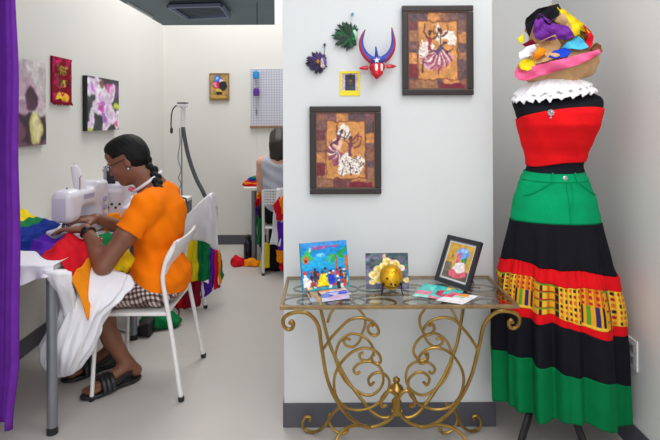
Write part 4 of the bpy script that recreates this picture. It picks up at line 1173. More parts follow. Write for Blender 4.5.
wrap_patch(cl, [(120,285),(160,255),(215,240),(200,290),(150,310),(118,325)], M['white_cloth'], .014, .005, seed=7)
wrap_patch('fabric_flower', [(190,300),(215,262),(245,265),(262,290),(230,305),(200,330)], M['orange_cloth'], .022, .008, step=.005, seed=8)
wrap_patch(cl, [(115,350),(145,325),(200,335),(195,365),(160,385),(125,375)], M['yellow_cloth'], .02, .004, seed=9)
wrap_patch(cl, [(118,205),(150,178),(152,215),(130,235)], M['yellow_cloth'], .005, .003, seed=10)
wrap_patch('sash', [(92,392),(118,362),(210,352),(350,322),(470,290),(552,268),(558,292),(450,345),(350,378),(250,412),(150,442),(112,436),(94,418)], M['pink_cloth'], .012, .004, seed=11)
wrap_patch(cl, [(205,245),(290,205),(330,250),(300,290),(262,300),(230,280)], M['kraft'], .012, .006, seed=13)
wrap_patch(cl, [(300,112),(345,80),(375,150),(385,190),(340,140)], M['kraft'], .016, .006, seed=14)
wrap_patch(cl, [(500,268),(540,235),(566,248),(556,282),(520,280)], M['brown_cloth'], .012, .005, seed=15)
wrap_patch(cl, [(440,172),(492,182),(500,230),(470,246),(440,205)], M['brown_cloth'], .012, .004, seed=16)
wrap_patch(cl, [(190,290),(262,290),(330,300),(270,330),(205,345)], M['kraft'], .008, .006, seed=17)
wrap_patch(cl, [(148,238),(190,212),(215,238),(165,250)], M['maroon_cloth'], .008, .003, seed=12)
# ============================================================= purple curtain
CY = 2.11
cu = thing('curtain', (-1.4, CY, .11), 'purple fabric curtain hanging in the foreground at the left edge of the photo', 'curtain')
m = MB()
def cfn(u, t):
    x = lerp(-1.66, -1.188, u); z = lerp(2.24, .115, t)
    x -= .03*smooth01((t-.86)/.14)*smooth01((u-.7)/.3) ; x += .012*n2(t*6, 3)*u
    y = CY + .028*math.sin(u*24 + .5*math.sin(t*3)) + .012*math.sin(u*55 + t*2) + .02*n2(u*6, t*4)
    z += -.02*smooth01((u-.3)/.5)*t*0 + .012*t*math.sin(u*9)
    return (x, y, z)
m.surf(cfn, 120, 60); m.thicken(.003); m.build('curtain_cloth', M['purple_curtain'], cu, sharp=None)
MB().tube([(XL, CY, 2.26), (XC0 + .02, CY, 2.26)], .014, 10).build('curtain_rod', M['gray_metal'], cu)
# ============================================================= sewing table
SX0, SX1, SY0, SY1, SZ = -1.67, -1.135, 2.245, 3.26, .715
def leg_table(name, x0, x1, y0, y1, z, label, cat='table', r=.021, legs=None):
    t = thing(name, ((x0+x1)/2, (y0+y1)/2, 0), label, cat)
    MB().box((x0, y0, z - .028), (x1, y1, z)).build('tabletop', M['table_white'], t, smooth=False, bevel=.004)
    for (x, y) in legs or ((x0+.05, y0+.035), (x1-.018, y0+.025), (x0+.05, y1-.025), (x1-.018, y1-.025)):
        l = MB().tube([(x, y, .02), (x, y, z - .028)], r, 16).build('leg', M['gray_metal'], t)
        MB().lathe([(r*1.08, 0), (r*1.1, .018), (r*1.02, .03)], (x, y, 0), 16).build('foot_cap', M['black_plastic'], l)
    return t
leg_table('sewing_table', SX0, SX1, SY0, SY1, SZ, 'gray legged sewing table under white cloth beside the purple curtain')
# white cloth on the table with a hanging front
def top_h(x, y):
    return SZ + .0015 + .003*(n2(x*9, y*9)+.5)
m = MB()
def wfn(u, t):
    x = lerp(SX0 + .01, SX1 + .012, u)
    drop = .075 + .07*smooth01((.42-u)/.3) - .02*smooth01((u-.6)/.3)
    L0 = .62
    if t < .6:
        y = lerp(SY0 + L0, SY0 - .012, t/.6); z = top_h(x, y)
    else:
        q = (t-.6)/.4; y = SY0 - .014 - .016*math.sin(u*34 + 1)*q - .006; z = lerp(top_h(x, SY0), SZ - drop, q)
        z -= .014*q*math.sin(u*11)
    return (x, y, z)
m.surf(wfn, 90, 60); m.thicken(.0025)
tag(m.build('white_cloth', M['white_cloth'], sharp=None), 'white cloth spread on the near end of the sewing table with a short hanging front', 'cloth')
# long white fabric falling from the table corner to the lap and down to the floor
def loft_path(path, nu, k, wr):
    """path rows: centre, half width vector, half depth vector"""
    C_ = spline([p[0] for p in path], k); A_ = spline([p[1] for p in path], k); B_ = spline([p[2] for p in path], k)
    mb = MB(); n = len(C_)
    for j in range(n):
        t = j/(n-1)
        for i in range(nu):
            th = 2*PI*i/nu; w = 1 + wr(th, t)
            mb.v.append(tuple(C_[j] + A_[j]*(math.cos(th)*w) + B_[j]*(math.sin(th)*w)))
    for j in range(n-1):
        for i in range(nu):
            kk = (i+1) % nu; mb.f.append((j*nu+i, j*nu+kk, (j+1)*nu+kk, (j+1)*nu+i))
    mb.f.append(tuple(range(nu))[::-1]); mb.f.append(tuple((n-1)*nu + i for i in range(nu)))
    return mb
def row(pl, pr, Y, dep):
    a = at(*pl, Y); b = at(*pr, Y); return ((a+b)/2, (b-a)/2, Vector((0, dep, 0)))
F_ = thing('white_fabric', at(75, 330, 2.42), 'long white fabric draped from the table corner over the lap and bunched beside the chair', 'fabric')
rows = [row((62, 256), (126, 274), 2.50, .018), row((61, 268), (129, 285), 2.46, .045), row((60, 285), (121, 296), 2.42, .06), row((61, 305), (108, 308), 2.40, .075), row((53, 325), (101, 322), 2.40, .085), row((44, 343), (96, 338), 2.40, .09), row((44, 358), (89, 354), 2.40, .08), row((49, 369), (80, 367), 2.41, .055), row((56, 376), (72, 374), 2.41, .02)]
m = loft_path(rows, 120, 7, lambda th, t: .10*math.cos(9*th + 6*t + 1.5*math.sin(3*th + 2*t)) + .06*math.cos(17*th - 9*t + math.sin(8*t)) + .16*n2(th*2.2, t*9))
m.build('drape', M['white_cloth'], F_, sharp=None)
a0 = [row((42, 262), (66, 262), 2.235, .02), row((44, 270), (70, 272), 2.23, .03), row((52, 282), (72, 286), 2.26, .035), row((60, 300), (76, 304), 2.33, .03), row((62, 316), (78, 318), 2.36, .02)]
loft_path(a0[1:], 60, 6, lambda th, t: .12*math.cos(5*th + 4*t) + .1*n2(th*2, t*5)).build('fold', M['white_cloth'], F_, sharp=None)
# rainbow fabric being sewn
rf = thing('rainbow_fabric', (-1.3, 2.5, SZ), 'crumpled rainbow striped fabric being fed through the sewing machine', 'fabric')
random.seed(12)
S_ = 'stripe'
def clump(name, parts_, m, seed, amp=.009, par=None, h=.004):
    """crumpled cloth: flattened lumps with creases; rows: pixel x, y, height z, radii"""
    C_ = [(at_z(px_, py_, z_), r_) for px_, py_, z_, r_ in parts_]
    lo = [min(c[i] - max(r_) for c, r_ in C_) - .03 for i in range(3)]; hi = [max(c[i] + max(r_) for c, r_ in C_) + .03 for i in range(3)]
    f = Field(lo, hi, h)
    for c, r_ in C_: f.ell(c, r_, .045)
    f.warp(lambda X, Y, Z: amp*(np.abs(np.sin(X*24 + Y*15 + 1.2*np.sin(Z*30 + Y*12) + seed)) - .5) + amp*.7*(np.abs(np.sin(X*-20 + Y*30 + Z*24 + 1.0*np.sin(X*16) + seed*2)) - .5))
    ph = seed*1.3; ca, sa = math.cos(ph), math.sin(ph)
    f.warp(lambda X, Y, Z: .0065*(np.abs(np.sin(44*(X*ca + Y*sa) + 26*Z + 1.6*np.sin(18*(Y*ca - X*sa) + seed))) - .5) + .0035*(np.abs(np.sin(80*(X*sa - Y*ca) + 40*Z + 1.2*np.sin(25*X))) - .5))
    if par is not None: f.cut((0, 0, SZ + .0015), (0, 0, -1)) if min(c.z for c, _ in C_) > SZ else None
    return f.mesh().build(name, m, par or rf, sharp=None)
def sheet_pt(x, v):
    """one striped cloth lying in soft folds on the table and falling over its right edge"""
    yn = lerp(2.54, 2.47, smooth01((x+1.55)/.2)); yn = lerp(yn, 2.30, smooth01((x+1.36)/.2)); yn += .012*n2(x*16, 2.2)
    yf = lerp(2.98, 2.655, smooth01((x+1.46)/.05)); yf = lerp(yf, 2.70, smooth01((x+1.2)/.08))
    yn = lerp(yn, 2.33, smooth01((x+1.1)/.08)); yf = lerp(yf, 2.50, smooth01((x+1.12)/.1))
    y = lerp(yn, yf, v)
    e = smooth01(v/.22)*(.35 + .65*smooth01((1-v)/.15))
    fold = .5 + .5*math.sin(44*x + 2.4*math.sin(5*y + 1) + 9*y*.4)
    z = SZ + .009 + e*(.018 + .026*fold**1.5 + .020*smooth01((-1.36 - x)/.1)) + .016*e*n2(x*20, y*14) + .006*e*math.sin(60*(x*.6 + y) + 3*math.sin(12*x))
    z += .05*smooth01((-1.50-x)/.1)*e
    h = max(0, x - (SX1 + .004))
    if h > 0: z = z - 1.25*h - 4.0*h*h; y += .012*math.sin(26*y)*h*8
    return Vector((x - .25*h, y, z))
for x0_, x1_, mm in ((-1.64, -1.565, 'yellow'), (-1.565, -1.50, 'green'), (-1.50, -1.355, 'blue'), (-1.355, -1.245, 'violet'), (-1.245, -1.075, 'red'), (-1.075, -.985, 'orange')):
    nx_ = int((x1_-x0_)/.005) + 2
    m = MB(); m.surf(lambda u, v: sheet_pt(lerp(x0_, x1_, u), v), nx_, 70); m.thicken(.004)
    m.build(S_, M[mm + '_cloth'], rf, sharp=None)
clump(S_, [(112, 252, .65, (.08, .06, .04)), (120, 262, .615, (.08, .06, .045)), (108, 268, .60, (.07, .06, .035))], M['yellow_cloth'], 7)
clump(S_, [(104, 240, .70, (.055, .06, .035)), (106, 250, .66, (.055, .055, .05))], M['green_cloth'], 8)
# orange scrap and violet scrap by the serger
for nm, pts, mm, Y, lb in (('orange_fabric', [(104, 222), (119, 222)], M['orange_cloth'], 2.98, 'orange fabric scrap on the sewing table behind the far hand'),):
    mb = loft_path([row((106, 214), (119, 213), Y, .02), row((104, 220), (121, 219), Y, .05), row((104, 229), (121, 228), Y, .06), row((106, 234), (119, 234), Y, .05)], 50, 5, lambda th, t: .1*math.cos(5*th + 4*t) + .1*n2(th*2, t*4))
    tag(mb.build(nm, mm, sharp=None), lb, 'fabric')
# ============================================================= sewing machine
RZ = Matrix.Rotation(-math.radians(9), 3, 'Z')
smO = Vector((-1.315, 2.665, SZ + .003))
def sm(x, y, z): return smO + RZ @ Vector((x, y, z))     # local: y runs along the arm, -x is the wall side
RT = RZ.transposed()
mach = thing('sewing_machine', smO + Vector((0, .2, 0)), 'white domestic sewing machine with a thread cone in front of the seated person', 'sewing machine')
M['machine_white'] = mat('machine_white', (226, 224, 234), .3, coat=.3); M['machine_gray'] = mat('machine_gray', (176, 178, 190), .4); M['machine_pale'] = mat('machine_pale', (206, 203, 218), .3); M['machine_lilac'] = mat('machine_lilac', (178, 172, 206), .4)
f = Field(smO + Vector((-.14, -.06, -.01)), smO + Vector((.24, .52, .36)), .005)
f.box(sm(0, .058, .165), (.060, .060, .083), .042, 0, RT)                    # head
f.box(sm(0, .18, .192), (.046, .12, .045), .026, .035, RT)                   # arm
f.box(sm(0, .30, .14), (.060, .052, .13), .024, .035, RT)                     # pillar
f.mesh().build('body', M['machine_white'], mach)
f = Field(smO + Vector((-.16, -.06, -.02)), smO + Vector((.24, .52, .1)), .005)
f.box(sm(-.01, .175, .025), (.066, .18, .024), .012, 0, RT); f.mesh().build('bed', M['machine_white'], mach)
MB().tube([sm(0, .05, .02), sm(0, .05, .09)], .004, 8).build('needle_bar', M['chrome'], mach)
MB().tube([sm(.012, .055, .06), sm(.012, .055, .085)], .006, 8).build('presser_bar', M['chrome'], mach)
MB().obox(sm(.004, .05, .062), RZ @ Vector((.012, 0, 0)), RZ @ Vector((0, .018, 0)), (0, 0, .003)).build('presser_foot', M['chrome'], mach, smooth=False)
MB().lathe([(.012, 0), (.03, .004), (.032, .02), (.024, .026)], sm(0, .350, .17), 20, RZ @ Vector((0, 1, 0))).build('hand_wheel', M['machine_gray'], mach)
for dz in (.06, .105, .15): MB().lathe([(.017, 0), (.017, .008), (.012, .012)], sm(.058, .30, dz + .02), 16, RZ @ Vector((1, 0, 0))).build('dial', M['machine_lilac'], mach)
MB().obox(sm(.0465, .18, .2), RZ @ Vector((.001, 0, 0)), RZ @ Vector((0, .07, 0)), (0, 0, .012)).build('stitch_panel', M['machine_lilac'], mach, smooth=False)
MB().obox(sm(-.0, -.0025, .155), RZ @ Vector((.038, 0, 0)), RZ @ Vector((0, .001, 0)), (0, 0, .054)).build('face_cover', M['machine_pale'], mach, bevel=.0008)
MB().lathe([(.008, 0), (.006, .012), (.003, .016)], sm(-.005, .07, .24), 10).build('thread_knob', M['black_plastic'], mach)
MB().tube([sm(.02, .14, .225), sm(.02, .14, .30), sm(.03, .145, .31)], .003, 6).build('thread_guide', M['chrome'], mach)
c0, c1 = sm(-.005, .185, .235), sm(-.03, .165, .365)
cone = MB().lathe([(.03, 0), (.028, .03), (.022, .1), (.017, .125), (.01, .128)], c0, 18, c1 - c0).build('thread_cone', M['white_cloth'], mach)
MB().tube([c0 - (c1-c0)*.1, c1 + (c1-c0)*.05], .004, 8).build('spool_pin', M['chrome'], mach)
# serger
so = Vector((-1.235, 3.155, SZ + .002))
sg_ = thing('overlock_machine', so, 'white overlock machine with a tall thread stand behind the sewing machine', 'sewing machine')
f = Field(so + Vector((-.16, -.12, -.01)), so + Vector((.2, .16, .26)), .005)
f.box(so + Vector((0, 0, .10)), (.075, .085, .10), .02, 0); f.box(so + Vector((.06, 0, .05)), (.07, .08, .05), .015, .02); f.box(so + Vector((.02, -.03, .18)), (.07, .04, .05), .015, .02)
f.mesh().build('body', M['machine_white'], sg_)
m = MB().box(so + Vector((-.05, -.03, .19)), so + Vector((-.03, .06, .33))); m.box(so + Vector((-.055, -.035, .30)), so + Vector((.03, .065, .312)))
m.build('thread_stand', M['machine_gray'], sg_, smooth=False, bevel=.003)
MB().box(so + Vector((-.028, -.036, .2)), so + Vector((.02, -.03, .3))).build('front_panel', M['black_plastic'], sg_, smooth=False)
random.seed(9)
for i, c in enumerate(((235, 235, 240), (120, 90, 180), (240, 240, 240), (60, 70, 130))):
    p = so + Vector((-.02 + .03*(i % 2), -.02 + .045*(i//2), .312)); mm = mat('serger_thread', c, .7)
    MB().lathe([(.017, 0), (.016, .02), (.009, .06), (.006, .064)], p, 12).build('thread_cone', mm, sg_)
for i in range(5): MB().lathe([(.009, 0), (.009, .006), (.006, .009)], so + Vector((.078 + .03, -.05 + .025*i, .07)), 10, (1, 0, 0)).build('tension_dial', M['machine_lilac'], sg_)
for i in range(4): MB().lathe([(.007, 0), (.007, .006)], so + Vector((.0 + .022*i, -.086, .1 + .02*(i % 2))), 10, (0, -1, 0)).build('tension_dial', M['black_plastic'], sg_)
# ============================================================= white tube chair
def tube_chair(label, ox, oy, name='metal_chair', grp='white metal chairs at the sewing stations'):
    """seen from its right side, facing -x; ox, oy: middle of the seat"""
    r = thing(name, (ox, oy, 0), label, 'chair', grp)
    T = lambda x, y, z: Vector((ox + x, oy + y, z))
    HW = .20; SZc = .405
    f = Field(T(-.25, -.25, .36), T(.25, .25, .45), .006)
    f.box(T(-.025, 0, SZc - .01), (.18, HW + .005, .010), .009, 0)
    f.mesh().build('seat', M['white_metal'], r)
    for s in (-1, 1):
        pts = [T(.225, s*(HW + .03), .012), T(.185, s*(HW + .01), .25), T(.155, s*HW, .42), T(.135, s*HW, .54), T(.137, s*HW, .60), T(.155, s*HW*.98, .665), T(.185, s*HW*.9, .718), T(.195, s*HW*.75, .73)]
        l = MB().tube(spline(pts, 6), .0108, 12).build('rear_leg', M['white_metal'], r)
        MB().lathe([(.012, 0), (.0145, .003), (.0145, .02), (.0125, .022)], T(.2262, s*(HW+.0307), .0), 12).build('foot_cap', M['black_plastic'], l)
        pts = [T(-.195, s*(HW + .025), .012), T(-.185, s*(HW + .012), .25), T(-.175, s*HW, SZc - .012)]
        l = MB().tube(spline(pts, 5), .0096, 12).build('front_leg', M['white_metal'], r)
        MB().lathe([(.011, 0), (.013, .003), (.013, .02), (.011, .022)], T(-.195, s*(HW+.0255), 0), 12).build('foot_cap', M['black_plastic'], l)
    m = MB()
    def bf(u, t):
        y = lerp(-HW, HW, u); z = lerp(.575, .735, t); xo = lerp(.137, .195, smooth01((z-.58)/.15)) + .018*(1-(2*u-1)**2)
        return T(xo, y, z)
    m.surf(bf, 40, 10); m.thicken(.012)
    m.build('backrest', M['white_metal'], r, sharp=60)
    MB().tube([T(-.175, -HW, SZc - .016), T(-.175, HW, SZc - .016)], .008, 8).build('seat_rail', M['white_metal'], r)
    return r
tube_chair('white metal chair that the person in orange sits on', -.905, 2.755)
# ============================================================= seated person in orange
pr = thing('person', (-.88, 2.74, 0), 'person in an orange shirt and checked shorts bending over the sewing machine', 'person')
M['skin'] = mat('skin_brown', (124, 80, 60), .45, var=.08, vscale=14, spec=.4)
M['hair'] = mat('hair_black', (9, 8, 9), .6, spec=.25, bump=.3, bscale=160)
M['orange_shirt'] = mat('orange_shirt', (246, 122, 4), .8, var=.05, vscale=10, bump=.4, bscale=14, sheen=.0, spec=.12)
PY = 2.74
hc_ = Vector((-1.0, PY, 1.112))
ta = math.radians(24); yaw = math.radians(4)
fw_ = Matrix.Rotation(yaw, 3, 'Z') @ Vector((-math.cos(ta), 0, -math.sin(ta)))
up_ = Matrix.Rotation(yaw, 3, 'Z') @ Vector((-math.sin(ta), 0, math.cos(ta)))
rt_ = fw_.cross(up_)                       # the head's right hand side (away from the camera or towards it)
HR = Matrix((fw_, rt_, up_))
HS = .96
def H(f_, r_, u_): return hc_ + (fw_*f_ + rt_*r_ + up_*u_)*HS
body = Field((-1.46, 2.40, -.005), (-.62, 3.10, 1.30), .0055)
hs = lambda *v: tuple(x*HS for x in v)
# head
body.ell(H(-.008, 0, .03), hs(.096, .076, .092), .0, HR)
body.ell(H(.03, 0, -.035), hs(.066, .060, .080), .03, HR)
body.ell(H(.052, 0, -.098), hs(.034, .034, .022), .03, HR)
body.ell(H(.0, 0, -.06), hs(.06, .056, .05), .03, HR)
body.ell(H(.07, 0, .055), hs(.03, .055, .035), .02, HR)
body.caps(H(.088, 0, .014), H(.108, 0, -.028), .009, .0135, .010)             # nose
for s in (-1, 1):
    body.ell(H(.097, s*.014, -.032), hs(.011, .009, .008), .006, HR)
    body.ell(H(.07, s*.036, -.03), hs(.026, .022, .022), .02, HR)             # cheeks
    body.ell(H(.085, s*.034, .018), hs(.012, .022, .007), .008, HR)           # brow
    body.ell(H(-.012, s*.074, -.012), hs(.018, .008, .030), .006, HR)         # ears
body.ell(H(.093, 0, -.060), hs(.014, .024, .0075), .005, HR)                  # lips
body.ell(H(.091, 0, -.073), hs(.014, .022, .008), .004, HR)
# neck and trunk
NB = Vector((-.875, PY, .965))
body.caps(H(-.035, 0, -.06), NB, .052, .060, .03)
body.caps(NB, (-.85, PY, .86), .068, .085, .05)
body.ell((-.845, PY, .80), (.076, .145, .14), .04)
body.caps((-.855, PY, .80), (-.86, PY, .62), .078, .082, .05)
body.ell((-.83, PY, .525), (.115, .165, .10), .05)
# arms
def arm(S, E, Wp, side):
    body.caps((NB.x + .03, PY + side*.06, .93), S, .055, .056, .04)
    body.chain([S, S.lerp(E, .5), E], [.053, .047, .040], .025)
    body.chain([E, E.lerp(Wp, .35), Wp], [.040, .041, .0255], .02)
S1, E1, W1 = Vector((-.85, 2.575, .905)), Vector((-1.02, 2.475, .645)), Vector((-1.155, 2.61, .787))
S2, E2, W2 = Vector((-.86, 2.905, .905)), Vector((-1.06, 2.99, .69)), Vector((-1.20, 2.83, .80))
arm(S1, E1, W1, -1); arm(S2, E2, W2, 1)
nails = []
def hand(Wp, dirv, out, side):
    """flat relaxed hand pushing cloth; dirv along the fingers, out: towards the thumb"""
    d = dirv.normalized(); o = (out - d*out.dot(d)).normalized(); n = d.cross(o); n = n if n.z > 0 else -n
    P = lambda a, b, c: Wp + d*a + o*b + n*c
    body.ell(P(.045, 0, .002), (.052, .040, .0165), .02, Matrix((d, o, n)))
    for i, (b, L, r) in enumerate(((.027, .072, .0088), (.009, .080, .0092), (-.009, .075, .0088), (-.026, .060, .0080))):
        sp = b*.25
        body.chain([P(.06, b*.9, .002), P(.085, b, .006), P(.085 + L*.45, b + sp*.5, .004), P(.085 + L*.78, b + sp*.8, -.008), P(.085 + L, b + sp, -.018)], [r*1.15, r*1.1, r, r*.92, r*.78], .004)
        nails.append(P(.085 + L, b + sp, -.012))
    body.chain([P(.02, .026, -.004), P(.05, .050, -.008), P(.078, .060, -.010), P(.098, .060, -.014)], [.014, .0115, .0098, .0082], .008)
hand(W1, Vector((-.150, -.005, -.006)), Vector((.05, .5, -.05)), -1)
hand(W2, Vector((-.12, -.09, .0)), Vector((-.3, -.5, -.05)), 1)
# legs
def leg(hip, knee, ank, toe, heel):
    body.chain([hip, hip.lerp(knee, .5), knee], [.088, .078, .058], .03)
    body.chain([knee, knee.lerp(ank, .3) + (hip-knee).normalized()*.012, knee.lerp(ank, .65), ank], [.055, .056, .042, .033], .02)
    body.caps(ank, heel + Vector((0, 0, .03)), .033, .030, .02)
    body.chain([ank + Vector((0, 0, -.015)), heel.lerp(toe, .55) + Vector((0, 0, .034)), heel.lerp(toe, .82) + Vector((0, 0, .022))], [.034, .030, .026], .02)
    d = (toe-heel).normalized(); o = Vector((-d.y, d.x, 0))
    for i, q in enumerate((-.028, -.014, 0, .013, .026)):
        b = heel.lerp(toe, .8) + o*q + Vector((0, 0, .022)); body.caps(b, heel.lerp(toe, 1.0 - .012*abs(i-1)) + o*q*1.1 + Vector((0, 0, .017)), .013, .010, .006)
leg(Vector((-.83, 2.645, .495)), Vector((-1.19, 2.655, .465)), Vector((-1.0, 2.70, .10)), Vector((-1.135, 2.548, .012)), Vector((-.965, 2.735, .018)))
leg(Vector((-.83, 2.835, .495)), Vector((-1.20, 2.85, .465)), Vector((-1.15, 2.90, .10)), Vector((-1.31, 2.72, .012)), Vector((-1.12, 2.93, .018)))
mb = body.mesh()
mb.build('body', M['skin'], pr, sharp=None)
# face details
M['eye_white'] = mat('eye_white', (225, 220, 215), .3)
for s in (-1, 1):
    e = MB(); e.lathe([(.0005, -.0105), (.006, -.0085), (.0105, 0), (.006, .0085), (.0005, .0105)], H(.078, s*.031, .002), 12, fw_); eo = e.build('eye', M['eye_white'], pr)
    MB().lathe([(.0045, 0), (.003, .0018)], H(.0876, s*.031, -.001), 10, fw_).build('iris', M['black_plastic'], eo)
gl_ = MB()
for s in (-1, 1):
    gl_.tube([H(.104 , s*.033, 0) + rt_*(.021*math.cos(t)) + up_*(.016*math.sin(t)) for t in np.linspace(0, 2*PI, 21)[:-1]], .0016, 6, closed=True)
    gl_.tube([H(.102, s*.055, .004), H(.04, s*.075, .006), H(-.012, s*.079, .008)], .0017, 6)
gl_.tube([H(.104, -.012, .002), H(.109, 0, .004), H(.104, .012, .002)], .0016, 6)
gl_.build('glasses', M['black_plastic'], pr)
M['lip'] = mat('lip', (120, 58, 58), .35)
# hair: cap, nape and plaited tail
hf = Field((-1.16, 2.58, .9), (-.74, 2.9, 1.3), .0045)
hf.ell(H(-.014, 0, .036), hs(.104, .083, .099), 0, HR)
hf.ell(H(-.05, 0, -.005), hs(.062, .074, .075), .03, HR)
hf.ell(H(.03, 0, .085), hs(.062, .062, .045), .02, HR)
a_ = H(.075, 0, .068); nrm = (fw_*.80 + up_*-.60)
hf.cut(a_, nrm)
def face_cut(X, Y, Z):          # opening for the face and ears
    f1 = (X-hc_.x)*fw_.x + (Y-hc_.y)*fw_.y + (Z-hc_.z)*fw_.z
    u1 = (X-hc_.x)*up_.x + (Y-hc_.y)*up_.y + (Z-hc_.z)*up_.z
    return np.minimum(.034*HS - u1, f1 - (-.018*HS)) 
hf.sub(lambda X, Y, Z: face_cut(X, Y, Z))
hf.warp(lambda X, Y, Z: .0009*np.sin(X*160 + Z*120)*np.sin(Y*150 + Z*70))
hf.mesh().build('hair', M['hair'], pr, sharp=None)
pf_ = Field((-1.0, 2.58, .86), (-.70, 2.9, 1.14), .0045)
b0 = H(-.085, -.0, -.035)
tail = [b0, Vector((-.862, PY - .02, 1.05)), Vector((-.84, PY - .05, 1.01)), Vector((-.825, PY - .075, .975)), Vector((-.815, PY - .09, .945))]
tq = spline(tail, 4)
for i, p in enumerate(tq):
    o = Vector((.009*math.cos(i*2.1), .009*math.sin(i*2.1), 0)); pf_.ell(p + o, (.022 - .004*i/len(tq), .022 - .004*i/len(tq), .02), .006)
for k in range(5):
    e = tq[-1] + Vector((-.034 + .010*k, -.012*abs(k-2), -.026 - .004*(k % 2))); pf_.caps(tq[-1], e, .016, .006, .006)
pf_.mesh().build('braid', M['hair'], pr, sharp=None)
# earring
side = -1 if (H(0, 1, 0).y > H(0, -1, 0).y) else 1
ea = H(-.006, side*.083, -.048)
MB().lathe([(.003, -.004), (.007, 0), (.007, .006), (.003, .01)], ea, 10).build('earring', M['chrome'], pr)
# shirt -------------------------------------------------------------------
sh = Field((-1.15, 2.42, .44), (-.64, 3.06, 1.03), .006)
sh.caps((-.862, PY, .935), (-.840, PY, .86), .088, .124, .05)
sh.ell((-.84, PY, .80), (.110, .176, .165), .05)
sh.caps((-.848, PY, .80), (-.855, PY, .60), .110, .112, .05)
sh.ell((-.835, PY, .53), (.148, .194, .14), .05)
for S_1, E_1, sd in ((S1, E1, -1), (S2, E2, 1)):
    sh.caps((NB.x + .03, PY + sd*.07, .925), S_1, .066, .07, .04)
    sh.caps(S_1, S_1.lerp(E_1, .47), .069, .066, .03)
    p = S_1.lerp(E_1, .44); d = (E_1-S_1).normalized()
    r2 = .11
    def cutfn(X, Y, Z, p=p, d=d, S_1=S_1):
        h = (X-p.x)*d.x + (Y-p.y)*d.y + (Z-p.z)*d.z
        dd = np.sqrt((X-p.x-h*d.x)**2 + (Y-p.y-h*d.y)**2 + (Z-p.z-h*d.z)**2)
        trunk = np.minimum((np.abs(Y - PY) - .135), 0)*0 
        return np.where(np.abs(Y-PY) > .165, np.minimum(h, .1 - dd + h*0), -1)
    sh.sub(cutfn)
nd = (H(-.03, 0, -.05) - NB).normalized()
sh.cut(NB + nd*.006, nd)
sh.cut((-.84, PY, .500), (-.42, 0, -1))
sh.warp(lambda X, Y, Z: .0030*np.sin(Z*70 + X*30 + np.sin(Y*20)*2)*np.clip((.80-Z)*4, 0, 1) + .003*np.sin(X*60 + Y*50 + Z*40))
sh.mesh().build('shirt', M['orange_shirt'], pr, sharp=None)
# gingham shorts ------------------------------------------------------------
def gingham():
    m = mat('gingham', (200, 190, 190), .85); nt = m.node_tree; tc = nt.nodes.new('ShaderNodeTexCoord'); sp = nt.nodes.new('ShaderNodeSeparateXYZ'); nt.links.new(tc.outputs['Object'], sp.inputs[0])
    rot = nt.nodes.new('ShaderNodeMapping'); rot.inputs['Rotation'].default_value = (0, .1, 0); nt.links.new(tc.outputs['Object'], rot.inputs[0]); nt.links.new(rot.outputs[0], sp.inputs[0])
    def stripe(sock_a, sock_b=None):
        s = nt.nodes.new('ShaderNodeMath'); s.operation = 'MULTIPLY'; s.inputs[1].default_value = 48
        if sock_b is not None:
            ad = nt.nodes.new('ShaderNodeMath'); ad.operation = 'ADD'; nt.links.new(sock_a, ad.inputs[0]); nt.links.new(sock_b, ad.inputs[1]); nt.links.new(ad.outputs[0], s.inputs[0])
        else: nt.links.new(sock_a, s.inputs[0])
        f = nt.nodes.new('ShaderNodeMath'); f.operation = 'FRACT'; nt.links.new(s.outputs[0], f.inputs[0])
        g = nt.nodes.new('ShaderNodeMath'); g.operation = 'GREATER_THAN'; g.inputs[1].default_value = .5; nt.links.new(f.outputs[0], g.inputs[0]); return g.outputs[0]
    a, b = stripe(sp.outputs[0]), stripe(sp.outputs[2], sp.outputs[1])
    ad = nt.nodes.new('ShaderNodeMath'); ad.operation = 'ADD'; nt.links.new(a, ad.inputs[0]); nt.links.new(b, ad.inputs[1])
    hf_ = nt.nodes.new('ShaderNodeMath'); hf_.operation = 'MULTIPLY'; hf_.inputs[1].default_value = .5; nt.links.new(ad.outputs[0], hf_.inputs[0])
    r = nt.nodes.new('ShaderNodeValToRGB'); r.color_ramp.elements[0].color = lin((214, 204, 200)); r.color_ramp.elements[1].color = lin((50, 34, 36)); e = r.color_ramp.elements.new(.5); e.color = lin((128, 104, 100)); r.color_ramp.interpolation = 'CONSTANT'
    r.color_ramp.elements[0].position = 0; r.color_ramp.elements[1].position = .3; r.color_ramp.elements[2].position = .75
    nt.links.new(hf_.outputs[0], r.inputs[0]); nt.links.new(r.outputs[0], nt.nodes['Principled BSDF'].inputs['Base Color']); return m
M['gingham'] = gingham()
pt = Field((-1.3, 2.5, .37), (-.62, 3.0, .66), .006)
pt.ell((-.83, PY, .525), (.14, .186, .12), .04)
for y0_ in (2.645, 2.838):
    pt.chain([Vector((-.83, y0_, .50)), Vector((-1.0, y0_ + .005, .495)), Vector((-1.17, y0_ + .01, .475))], [.100, .092, .074], .03)
pt.cut((-1.16, PY, .46), (-1, 0, -.1)); pt.cut((-.8, PY, .411), (0, 0, -1)); pt.cut((-.84, PY, .515), (.42, 0, 1))
pt.warp(lambda X, Y, Z: .0025*np.sin(X*50 + Z*60))
pt.mesh().build('shorts', M['gingham'], pr, sharp=None)
